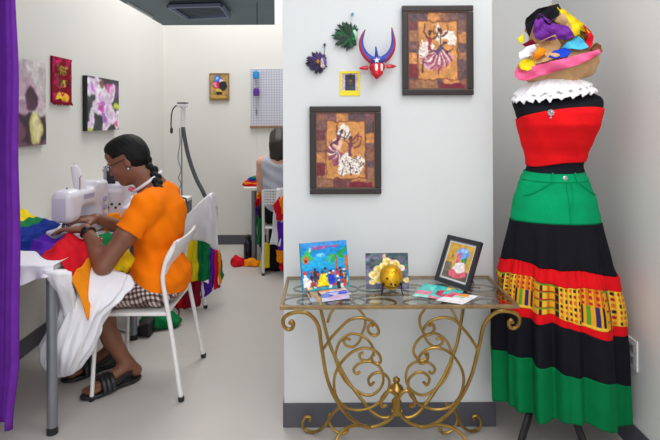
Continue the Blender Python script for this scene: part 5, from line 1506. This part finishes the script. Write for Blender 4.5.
# watch, lanyard
fd = (E1 - W1).normalized(); wp = W1.lerp(E1, .09); n_ = fd.orthogonal().normalized(); b_ = fd.cross(n_)
wt = MB().tube([wp + (n_*math.cos(t) + b_*math.sin(t))*.0305 for t in np.linspace(0, 2*PI, 25)[:-1]], .007, 8, closed=True).build('watch_strap', M['black_plastic'], pr)
wn = Vector((-.3, -.7, .6)); wn = (wn - fd*wn.dot(fd)).normalized()
MB().lathe([(.016, -.002), (.018, .003), (.014, .007)], wp + wn*.031, 18, wn).build('watch_dial', M['black_metal'], wt)
ln_ = MB(); cc = NB.lerp(H(-.03, 0, -.06), .36)
q = []
ax_ = nd; e1 = Vector((0, 1, 0)); e2 = ax_.cross(e1)
for i in range(40):
    t = 2*PI*i/40; q.append(cc + e1*(.076*math.cos(t)) + e2*(.080*math.sin(t)) + ax_*(.012*math.cos(t)))
ln_.tube(q, .008, 8, closed=True); ln_.build('lanyard', M['white_cloth'], pr)
p0_ = min(q, key=lambda p: p.x)
M['pink_plastic'] = mat('pink_plastic', (226, 96, 130), .4)
MB().tube([p0_ + Vector((0, -.02, 0)), p0_ + Vector((-.022, -.03, .012))], .012, 10).build('clip', M['pink_plastic'], pr)
# sandals
def sandal(heel, toe):
    d = (toe-heel).normalized(); d.z = 0; d.normalize(); o = Vector((-d.y, d.x, 0)); L_ = (toe-heel).length
    R_ = Matrix((d, o, Vector((0, 0, 1)))); c = heel.lerp(toe, .5); c.z = 0
    f = Field(c + Vector((-.2, -.2, -.004)), c + Vector((.2, .2, .12)), .005)
    P = lambda a, b, z: c + d*a + o*b + Vector((0, 0, z))
    f.ell(P(L_*.26, 0, .012), (L_*.30, .052, .02), .0, R_); f.ell(P(-L_*.33, 0, .014), (L_*.24, .040, .024), .03, R_); f.caps(P(-L_*.3, 0, .014), P(L_*.3, 0, .012), .03, .04, .02)
    f.cut((0, 0, .022), (0, 0, 1)); f.cut((0, 0, .001), (0, 0, -1))
    f.mesh().build('sandal', M['black_plastic'], pr, sharp=40)
    so_ = [o_ for o_ in pr.children if o_.name.startswith('sandal')][-1]
    for k in (-.02, .0, .02):
        arc = [P(L_*.12 + k*1.1, .050*math.cos(t), .016 + .060*math.sin(t)) for t in np.linspace(0, PI, 15)]
        MB().tube(arc, .0135, 8).build('strap', M['black_plastic'], so_)
    arc = [P(L_*.1 - L_*.48*math.sin(t), .046*math.cos(t), .042 + .028*math.sin(t)) for t in np.linspace(0, PI, 19)]
    MB().tube(arc, .012, 8).build('strap', M['black_plastic'], so_)
sandal(Vector((-.958, 2.742, 0)), Vector((-1.142, 2.54, 0)))
sandal(Vector((-1.113, 2.937, 0)), Vector((-1.317, 2.712, 0)))
# ============================================================= second station along the left wall
leg_table('work_table', -1.66, -1.075, 3.46, 4.36, .70, 'gray legged work table behind the seated person in orange', r=.02)
tube_chair('white metal chair under the rainbow striped cloth behind the seated person', -1.065, 3.99)
rc = thing('striped_cloth', (-.86, 3.85, .4), 'white cloth with rainbow stripes hung over the back of a white chair', 'cloth')
DY = 3.735
def sheet(name, tl, tr, br, bl, m, Y0=DY, Y1=DY, nu=16, nv=24, fa=.012, seed=0, bulge=0.0, par=None):
    """cloth panel between four photo corners at real depths Y0 (left) .. Y1 (right)"""
    P4 = [at(*tl, Y0), at(*tr, Y1), at(*br, Y1), at(*bl, Y0)]
    mb = MB()
    def fn(u, t):
        p = P4[0].lerp(P4[1], u).lerp(P4[3].lerp(P4[2], u), t)
        p.y += -fa*math.sin(u*9 + seed + t*1.5)*(.3 + t) - bulge*math.sin(PI*u) + .02*n2(u*4 + seed, t*5)
        p.x += .006*math.sin(t*9 + seed)*t
        return p
    mb.surf(fn, nu, nv); mb.thicken(.003)
    return mb.build(name, m, par or rc, sharp=None)
W_ = M['white_cloth']
m = MB()
top = [(178, 222), (186, 216), (195, 207), (205, 198), (209, 195.5), (212, 197), (215, 210)]
bot = [(177, 240), (184, 242), (193, 242), (202, 241), (209, 244), (214, 250), (219, 252)]
tq_ = spline([Vector((a, b, 0)) for a, b in top], 6); bq_ = spline([Vector((a, b, 0)) for a, b in bot], 6)
N_ = len(tq_)
def wf(u, t):
    i = min(N_-1, int(round(u*(N_-1)))); p = tq_[i].lerp(bq_[i], t)
    Y = DY + .012*math.sin(u*14 + t*3)*(.3 + t) + .10*smooth01((u-.72)/.28) + .02*n2(u*5, t*4) - .02*math.sin(PI*t)
    return at(p.x, p.y, Y)
m.surf(wf, N_, 22); m.thicken(.003); m.build('white_panel', W_, rc, sharp=None)
# the back fall of the white panel over the chair back
m = MB()
def wb(u, t):
    i = min(N_-1, int(round(u*(N_-1)))); p = tq_[i]
    a = at(p.x, p.y, DY + .012*math.sin(u*14)*.3 + .10*smooth01((u-.72)/.28))
    return Vector((a.x - .01*t, a.y + .012 + .13*min(1, t*1.8), a.z + .006*math.sin(PI*min(1, t*1.8)) - .16*max(0, t-.45)))
m.surf(wb, N_, 14); m.thicken(.003); m.build('back_fall', W_, rc, sharp=None)
sheet('yellow_stripe', (186, 240), (198.5, 241), (198.5, 281), (186, 280), M['yellow_cloth'], seed=1)
sheet('green_stripe', (198, 240), (210, 243), (211, 280), (198, 281), M['green_cloth'], seed=2)
sheet('violet_stripe', (209.5, 246), (214, 250), (214.5, 289), (209, 287), M['violet_cloth'], DY, DY + .03, seed=3)
sheet('red_stripe', (213.5, 249), (218, 251), (219, 286), (214, 290), M['red_cloth'], DY + .03, DY + .08, seed=4)
sheet('orange_stripe', (217.5, 250), (220, 252), (221, 282), (219, 284), M['orange_cloth'], DY + .08, DY + .11, seed=5)
sheet('green_stripe', (219, 249), (222, 262), (223, 276), (220.5, 282), M['green_cloth'], DY + .11, DY + .16, seed=6)
sheet('maroon_stripe', (185, 279), (201, 280), (200, 306), (184, 309), M['maroon_cloth'], DY + .02, DY + .02, seed=7)
sheet('violet_stripe', (200, 280), (213, 286), (211, 293), (201, 299), M['violet_cloth'], DY + .03, DY + .04, seed=8)
sheet('red_stripe', (174, 288), (185, 281), (185, 309), (175, 316), M['red_cloth'], DY + .03, DY + .03, seed=9)
# foot pedal with its cord and green fabric on the floor
fp = at(146.5, 336, 3.31); fp.z = 0
pd = thing('foot_pedal', fp, 'black sewing machine foot pedal on the floor behind the chair', 'pedal')
f = Field(fp + Vector((-.09, -.12, -.01)), fp + Vector((.09, .12, .12)), .005)
f.box(fp + Vector((0, 0, .045)), (.04, .055, .043), .012, 0); f.cut(fp + Vector((0, 0, .085)), (-.35, -.1, 1)); f.cut(fp + Vector((0, 0, .001)), (0, 0, -1))
f.mesh().build('pedal_body', M['black_plastic'], pd)
q = spline([fp + Vector((.035, .03, .03)), fp + Vector((.07, .06, .01)), fp + Vector((.12, .22, .008)), fp + Vector((.08, .42, .008)), fp + Vector((-.05, .55, .008))], 6)
MB().tube(q, .004, 7).build('cord', M['black_plastic'], pd)
q = spline([fp + Vector((-.04, .02, .03)), fp + Vector((-.10, .0, .008)), fp + Vector((-.22, .04, .008)), fp + Vector((-.36, -.1, .008)), fp + Vector((-.45, -.2, .008))], 6)
MB().tube(q, .004, 7).build('cord', M['black_plastic'], pd)
gp = at_z(160, 318, .05)
f = Field(gp + Vector((-.2, -.2, -.06)), gp + Vector((.2, .2, .14)), .008)
f.ell(gp + Vector((0, 0, -.02)), (.13, .09, .055), .03); f.ell(gp + Vector((-.06, .03, -.01)), (.07, .06, .05), .03); f.warp(lambda X, Y, Z: .010*np.sin(X*60 + Y*40)*np.sin(Y*50 + Z*40)); f.cut((0, 0, .003), (0, 0, -1))
tag(f.mesh().build('green_fabric', M['green_cloth'], sharp=None), 'green fabric heap on the floor beside the black foot pedal', 'fabric')
# garment steamer standing behind the work table
YS = 4.62
s0 = at(181.5, 128, YS)
sx = s0.x
gs = thing('garment_steamer', (sx, YS, 0), 'white garment steamer on a pole with a dark hose near the left corner', 'steamer')
f = Field((sx - .2, YS - .2, -.01), (sx + .2, YS + .2, .3), .008); f.box((sx, YS, .12), (.13, .14, .12), .05, 0); f.mesh().build('base', M['white_plastic'], gs)
MB().tube([(sx, YS, .22), at(181.5, 107, YS)], .0055, 10).build('pole', M['gray_metal'], gs)
MB().tube([at(183, 127, YS), at(183, 108, YS)], .021, 12).build('handle', M['white_plastic'], gs)
hd = at(182, 105.5, YS); MB().box(hd + Vector((-.035, -.045, -.016)), hd + Vector((.045, .045, .016))).build('steam_head', M['white_plastic'], gs, bevel=.008)
MB().box(hd + Vector((-.03, -.047, .016)), hd + Vector((.045, .045, .026))).build('head_plate', M['black_plastic'], gs, bevel=.003)
hq = spline([at(183, 127, YS), at(185, 140, YS - .01), at(189, 158, YS - .02), at(196, 178, YS - .04), at(203.5, 193, YS - .06), at(211, 212, YS - .08), at(212, 250, YS - .1), Vector((sx + .2, YS - .06, .16)), Vector((sx + .1, YS, .13))], 8)
n = len(hq)*3
hq2 = []
for i in range(len(hq)-1):
    for k in range(3): hq2.append(hq[i].lerp(hq[i+1], k/3))
MB().tube(hq2, [.0165 + .0016*(i % 2) for i in range(len(hq2))], 10).build('hose', mat('hose_gray', (72, 74, 80), .5), gs)
q = spline([hd + Vector((-.035, 0, 0)), at(175, 106.5, YS), at(172, 112, YS), at(171, 124, YS), at(171.5, 130, YS)], 8)
m = MB().tube(q, .0055, 7); m.lathe([(.006, -.03), (.013, -.02), (.012, .012), (.006, .02)], q[-1], 10); m.build('power_cord', M['black_plastic'], gs)
q = spline([at(179.5, 128, YS + .03), at(180, 142, YS + .03), at(178, 158, YS + .03), at(181, 170, YS + .03), at(178.5, 178, YS + .03), at(181, 184, YS + .03), at(178, 194, YS + .03), at(176, 214, YS + .03)], 6)
MB().tube(q, .0045, 6).build('power_cord', M['gray_metal'], gs)
q = spline([at(168, 198, 4.2), at(178, 196, 4.2), at(184, 199, 4.18), at(187.5, 207, 4.1), at(189, 216, 3.9)], 6)
for p in q: p.z = max(p.z, .706) if p.x < -1.07 else p.z
tag(MB().tube(q, .006, 7).build('cable', M['black_plastic']), 'black cable looping over the far corner of the work table', 'cable')

# ============================================================= far station behind the white wall
leg_table('far_table', -.745, -.20, 4.91, 5.60, .69, 'far gray legged table with rainbow fabric at the back wall', r=.024, legs=((-.655, 4.955), (-.655, 5.55), (-.24, 5.55), (-.24, 4.955)))
fb = thing('rainbow_fabric', (-.66, 5.05, .69), 'small folded rainbow fabric pile on the corner of the far table', 'fabric')
for i, (c, a, b, r_) in enumerate(((M['red_cloth'], (243, 186.5), (262, 186), .014), (M['orange_cloth'], (245, 184), (263, 183.5), .013), (M['red_cloth'], (247, 182), (264, 181), .012), (M['blue_cloth'], (249, 179.5), (265, 178.5), .014), (M['green_cloth'], (253, 177.8), (266, 177), .010))):
    A, B2_ = at(*a, 5.0), at(*b, 5.0); A.z = B2_.z = .69 + .012 + .015*i + .004
    f = Field(Vector((A.x - .06, 4.9, A.z - .05)), Vector((B2_.x + .06, 5.25, A.z + .05)), .006)
    f.box((A + B2_)/2 + Vector((0, .07, 0)), ((B2_.x-A.x)/2 + .012, .085, r_), r_*.9, 0); f.warp(lambda X, Y, Z: .004*np.sin(X*70 + Y*50 + i))
    f.mesh().build('stripe', c, fb, sharp=None)
# far person seen from behind
fpn = thing('person', (-.40, 4.72, 0), 'person with dark hair in a gray sleeveless top, half hidden by the white wall edge', 'person')
M['skin_light'] = mat('skin_light', (214, 164, 140), .5, var=.05); M['tank_gray'] = mat('tank_gray', (170, 174, 186), .85, bump=.25, bscale=30, var=.06); M['hair_brown'] = mat('hair_brown', (34, 27, 27), .5, bump=.4, bscale=90)
PX2, PY2 = -.405, 4.73
bd = Field((-.78, 4.4, -.01), (.02, 5.3, 1.27), .009)
bd.ell((PX2, PY2 + .03, 1.115), (.076, .095, .11), 0); bd.ell((PX2, PY2 + .09, 1.06), (.05, .05, .06), .03); bd.caps((PX2, PY2 + .12, 1.09), (PX2, PY2 + .135, 1.07), .012, .015, .01)
for sg in (-1, 1): bd.ell((PX2 + sg*.077, PY2 + .03, 1.10), (.01, .018, .03), .006)
bd.caps((PX2, PY2 + .02, 1.05), (PX2, PY2 - .01, .98), .052, .06, .03)
bd.caps((PX2 - .09, PY2, .93), (PX2 + .09, PY2, .93), .07, .07, .04); bd.caps((PX2, PY2, .88), (PX2, PY2 - .02, .56), .125, .13, .05); bd.ell((PX2, PY2 - .02, .52), (.17, .13, .11), .04)
for sg in (-1, 1):
    S = Vector((PX2 + sg*.15, PY2, .935)); E = Vector((PX2 + sg*.165, PY2 + .06, .70)); Wr = Vector((PX2 + sg*.13, PY2 + .30, .755))
    bd.chain([S, S.lerp(E, .5), E], [.05, .043, .036], .03); bd.chain([E, E.lerp(Wr, .4), Wr], [.037, .036, .024], .02)
    bd.ell(Wr + Vector((-sg*.01, .05, 0)), (.038, .05, .016), .02)
    for k in range(4): bd.chain([Wr + Vector((-sg*.01 + (k-1.5)*.018, .08, 0)), Wr + Vector((-sg*.01 + (k-1.5)*.021, .125, -.002)), Wr + Vector((-sg*.01 + (k-1.5)*.022, .158 - .008*abs(k-1.5), -.012))], [.0095, .009, .0075], .004)
    bd.chain([Wr + Vector((-sg*.03, .03, 0)), Wr + Vector((-sg*.058, .075, -.005)), Wr + Vector((-sg*.06, .10, -.008))], [.012, .01, .008], .006)
    bd.chain([Vector((PX2 + sg*.09, PY2, .50)), Vector((PX2 + sg*.10, PY2 + .40, .48)), Vector((PX2 + sg*.10, PY2 + .38, .09))], [.082, .062, .036], .03)
    bd.chain([Vector((PX2 + sg*.10, PY2 + .38, .06)), Vector((PX2 + sg*.11, PY2 + .52, .03))], [.042, .03], .02)
bd.mesh().build('body', M['skin_light'], fpn, sharp=None)
h = Field((-.6, 4.5, .9), (-.2, 4.95, 1.28), .008)
h.ell((PX2, PY2 + .02, 1.13), (.088, .105, .115), 0); h.caps((PX2, PY2 - .06, 1.10), (PX2, PY2 - .075, 1.0), .072, .055, .04); h.caps((PX2 - .04, PY2 - .06, 1.08), (PX2 - .055, PY2 - .055, .985), .04, .024, .03)
h.sub(lambda X, Y, Z: np.minimum(Y - (PY2 + .06), 1.17 - Z)); h.warp(lambda X, Y, Z: .003*np.sin(X*120 + Z*10))
h.mesh().build('hair', M['hair_brown'], fpn, sharp=None)
t_ = Field((-.7, 4.5, .48), (-.1, 4.95, .99), .008)
t_.caps((PX2 - .085, PY2, .915), (PX2 + .085, PY2, .915), .082, .082, .05); t_.caps((PX2, PY2, .88), (PX2, PY2 - .02, .56), .142, .147, .05)
t_.cut((PX2, PY2, .50), (0, 0, -1)); t_.sub(lambda X, Y, Z: .07 - np.sqrt((X-PX2)**2 + (Z-1.0)**2*.8 + 0*Y)); t_.sub(lambda X, Y, Z: np.minimum(np.abs(X-PX2) - .0, 1) - .148 + 0*Y + 0*Z)
t_.warp(lambda X, Y, Z: .003*np.sin(Z*60 + X*30)); t_.mesh().build('tank_top', M['tank_gray'], fpn, sharp=None)
p_ = Field((-.7, 4.5, .02), (-.05, 5.3, .66), .009)
p_.ell((PX2, PY2 - .02, .52), (.183, .143, .118), .04)
for sg in (-1, 1): p_.chain([Vector((PX2 + sg*.09, PY2, .50)), Vector((PX2 + sg*.10, PY2 + .40, .48)), Vector((PX2 + sg*.10, PY2 + .38, .12))], [.094, .074, .05], .03)
p_.cut((0, 0, .41), (0, 1e-6, -1)) if False else None
p_.mesh().build('trousers', M['black_cloth'], fpn, sharp=None)
# far chair, back towards the camera
fc = thing('metal_chair', (-.37, 4.68, 0), 'far white metal chair with a perforated back at the edge of the white wall', 'chair', 'white metal chairs at the sewing stations')
x0_, x1_, yb_ = -.525, -.205, 4.555
MB().box((x0_ + .01, yb_ + .0, .385), (x1_ - .01, yb_ + .36, .402)).build('seat', M['white_metal'], fc, bevel=.006)
for xx in (x0_, x1_):
    l = MB().tube([(xx, yb_ - .015, .012), (xx, yb_ - .0, .4), (xx, yb_ - .012, .715)], .012, 10).build('rear_leg', M['white_metal'], fc); MB().lathe([(.012, 0), (.015, .004), (.0145, .02)], (xx, yb_ - .015, 0), 10).build('foot_cap', M['black_plastic'], l)
    l = MB().tube([(xx, yb_ + .36, .012), (xx, yb_ + .34, .385)], .012, 10).build('front_leg', M['white_metal'], fc); MB().lathe([(.012, 0), (.015, .004), (.0145, .02)], (xx, yb_ + .36, 0), 10).build('foot_cap', M['black_plastic'], l)
m = MB()
for i in range(14):
    x = lerp(x0_, x1_, i/13); m.box((x - .004, yb_ - .014, .60), (x + .004, yb_ - .004, .715))
for j in range(6):
    z = lerp(.60, .715, j/5); m.box((x0_, yb_ - .016, z - .005), (x1_, yb_ - .004, z + .005))
m.build('backrest', M['white_metal'], fc, smooth=False)
# cloth hung over the far chair
ff = thing('striped_cloth', (-.4, 4.50, .2), 'white and rainbow cloth hanging over the far chair beside the white wall', 'cloth')
Yf_ = 4.505
sheet('white_panel', (277, 188), (292, 186), (290, 246), (270, 244), W_, Yf_, Yf_, seed=1, par=ff, bulge=.03)
sheet('red_stripe', (273, 205), (280, 196), (284, 222), (277, 220), M['red_cloth'], Yf_ - .045, Yf_ - .045, seed=2, par=ff, nu=8, nv=8, fa=.004)
sheet('yellow_stripe', (279, 200), (286, 192), (286, 214), (282, 214), M['orange_cloth'], Yf_ - .05, Yf_ - .05, seed=2, par=ff, nu=8, nv=8, fa=.004)
sheet('violet_stripe', (277, 221), (290, 224), (290, 250), (278, 250), M['violet_cloth'], Yf_ - .05, Yf_ - .05, seed=3, par=ff)
sheet('orange_stripe', (276, 250), (290, 250), (290, 264), (277, 262), M['orange_cloth'], Yf_ - .04, Yf_ - .04, seed=4, par=ff)
sheet('red_stripe', (279, 262), (290, 262), (290, 272), (280, 270), M['red_cloth'], Yf_ - .03, Yf_ - .03, seed=5, par=ff)
# things under the far table
hf2 = thing('rainbow_banner', (-.62, 5.0, .1), 'rainbow cloth hanging from the edge of the far table beside its gray leg', 'cloth')
sheet('violet_stripe', (255.5, 207), (263, 206), (263, 216), (256, 215), M['violet_cloth'], 4.90, 4.90, seed=2, par=hf2, fa=.01)
sheet('red_stripe', (256, 198), (263, 195), (263, 207), (255.5, 208), M['red_cloth'], 4.90, 4.90, seed=1, par=hf2, fa=.01)
sheet('orange_stripe', (258, 189), (263, 189), (263, 196), (256.5, 199), M['orange_cloth'], 4.90, 4.90, seed=5, par=hf2, fa=.01)
sheet('green_stripe', (256.5, 215), (263, 216), (263, 245), (257.5, 244), M['green_cloth'], 4.90, 4.90, seed=3, par=hf2, fa=.012)
yq = [row((262, 243), (269, 243), 4.60, .02), row((262, 252), (269.5, 252), 4.60, .03), row((261, 261), (269.5, 261), 4.60, .04), row((259.5, 267), (270, 267), 4.60, .04)]
tag(loft_path(yq, 40, 5, lambda th, t: .1*math.cos(5*th + 3*t)).build('yellow_fabric', M['yellow_cloth'], sharp=None), 'yellow fabric hanging down to the floor behind the far chair leg', 'fabric')
c = at(272, 250, 4.68); f = Field(Vector((c.x - .14, c.y - .1, -.01)), Vector((c.x + .14, c.y + .16, .32)), .008)
f.box(Vector((c.x, c.y + .02, .12)), (.09, .07, .118), .05, 0); f.warp(lambda X, Y, Z: .006*np.sin(X*50 + Z*40)); f.cut((0, 0, .002), (0, 0, -1))
tag(f.mesh().build('bag', M['black_cloth'], sharp=None), 'black bag on the floor under the far chair', 'bag')
b = at(248, 256, 5.0)
bt = thing('bottle', (b.x, 5.0, 0), 'dark water bottle standing on the floor beside the far table leg', 'bottle')
M['bottle_dark'] = mat('bottle_dark', (30, 32, 44), .25)
MB().lathe([(.036, 0), (.04, .006), (.04, .16), (.036, .18), (.022, .2)], (b.x, 5.0, 0), 20).build('bottle_body', M['bottle_dark'], bt)
MB().lathe([(.024, .2), (.024, .232), (.016, .24), (.01, .244)], (b.x, 5.0, 0), 16).build('cap', M['black_plastic'], bt)
def floor_heap(name, px0, px1, py, hgt, m, label, dy=.05):
    a = at_z(px0, py, .01); b_ = at_z(px1, py, .01); c = (a + b_)/2; w2 = (b_ - a).length/2
    f = Field(c + Vector((-w2 - .05, -.15, -.02)), c + Vector((w2 + .05, .15, hgt + .06)), .007)
    f.ell(c, (w2, dy + .02, hgt), .02); f.ell(c + Vector((-w2*.4, .01, hgt*.3)), (w2*.5, dy, hgt*.8), .02)
    f.warp(lambda X, Y, Z: .008*np.sin(X*70 + Y*40 + px0)*np.sin(Y*60 + Z*50)); f.cut((0, 0, .002), (0, 0, -1))
    tag(f.mesh().build(name, m, sharp=None), label, 'fabric')
floor_heap('red_fabric', 231, 246, 264, .065, M['red_cloth'], 'red fabric crumpled on the floor in front of the dark bottle')
floor_heap('yellow_fabric', 243, 262, 264.5, .05, M['orange_cloth'], 'orange yellow fabric strip lying on the floor beside the crumpled red fabric', .03)
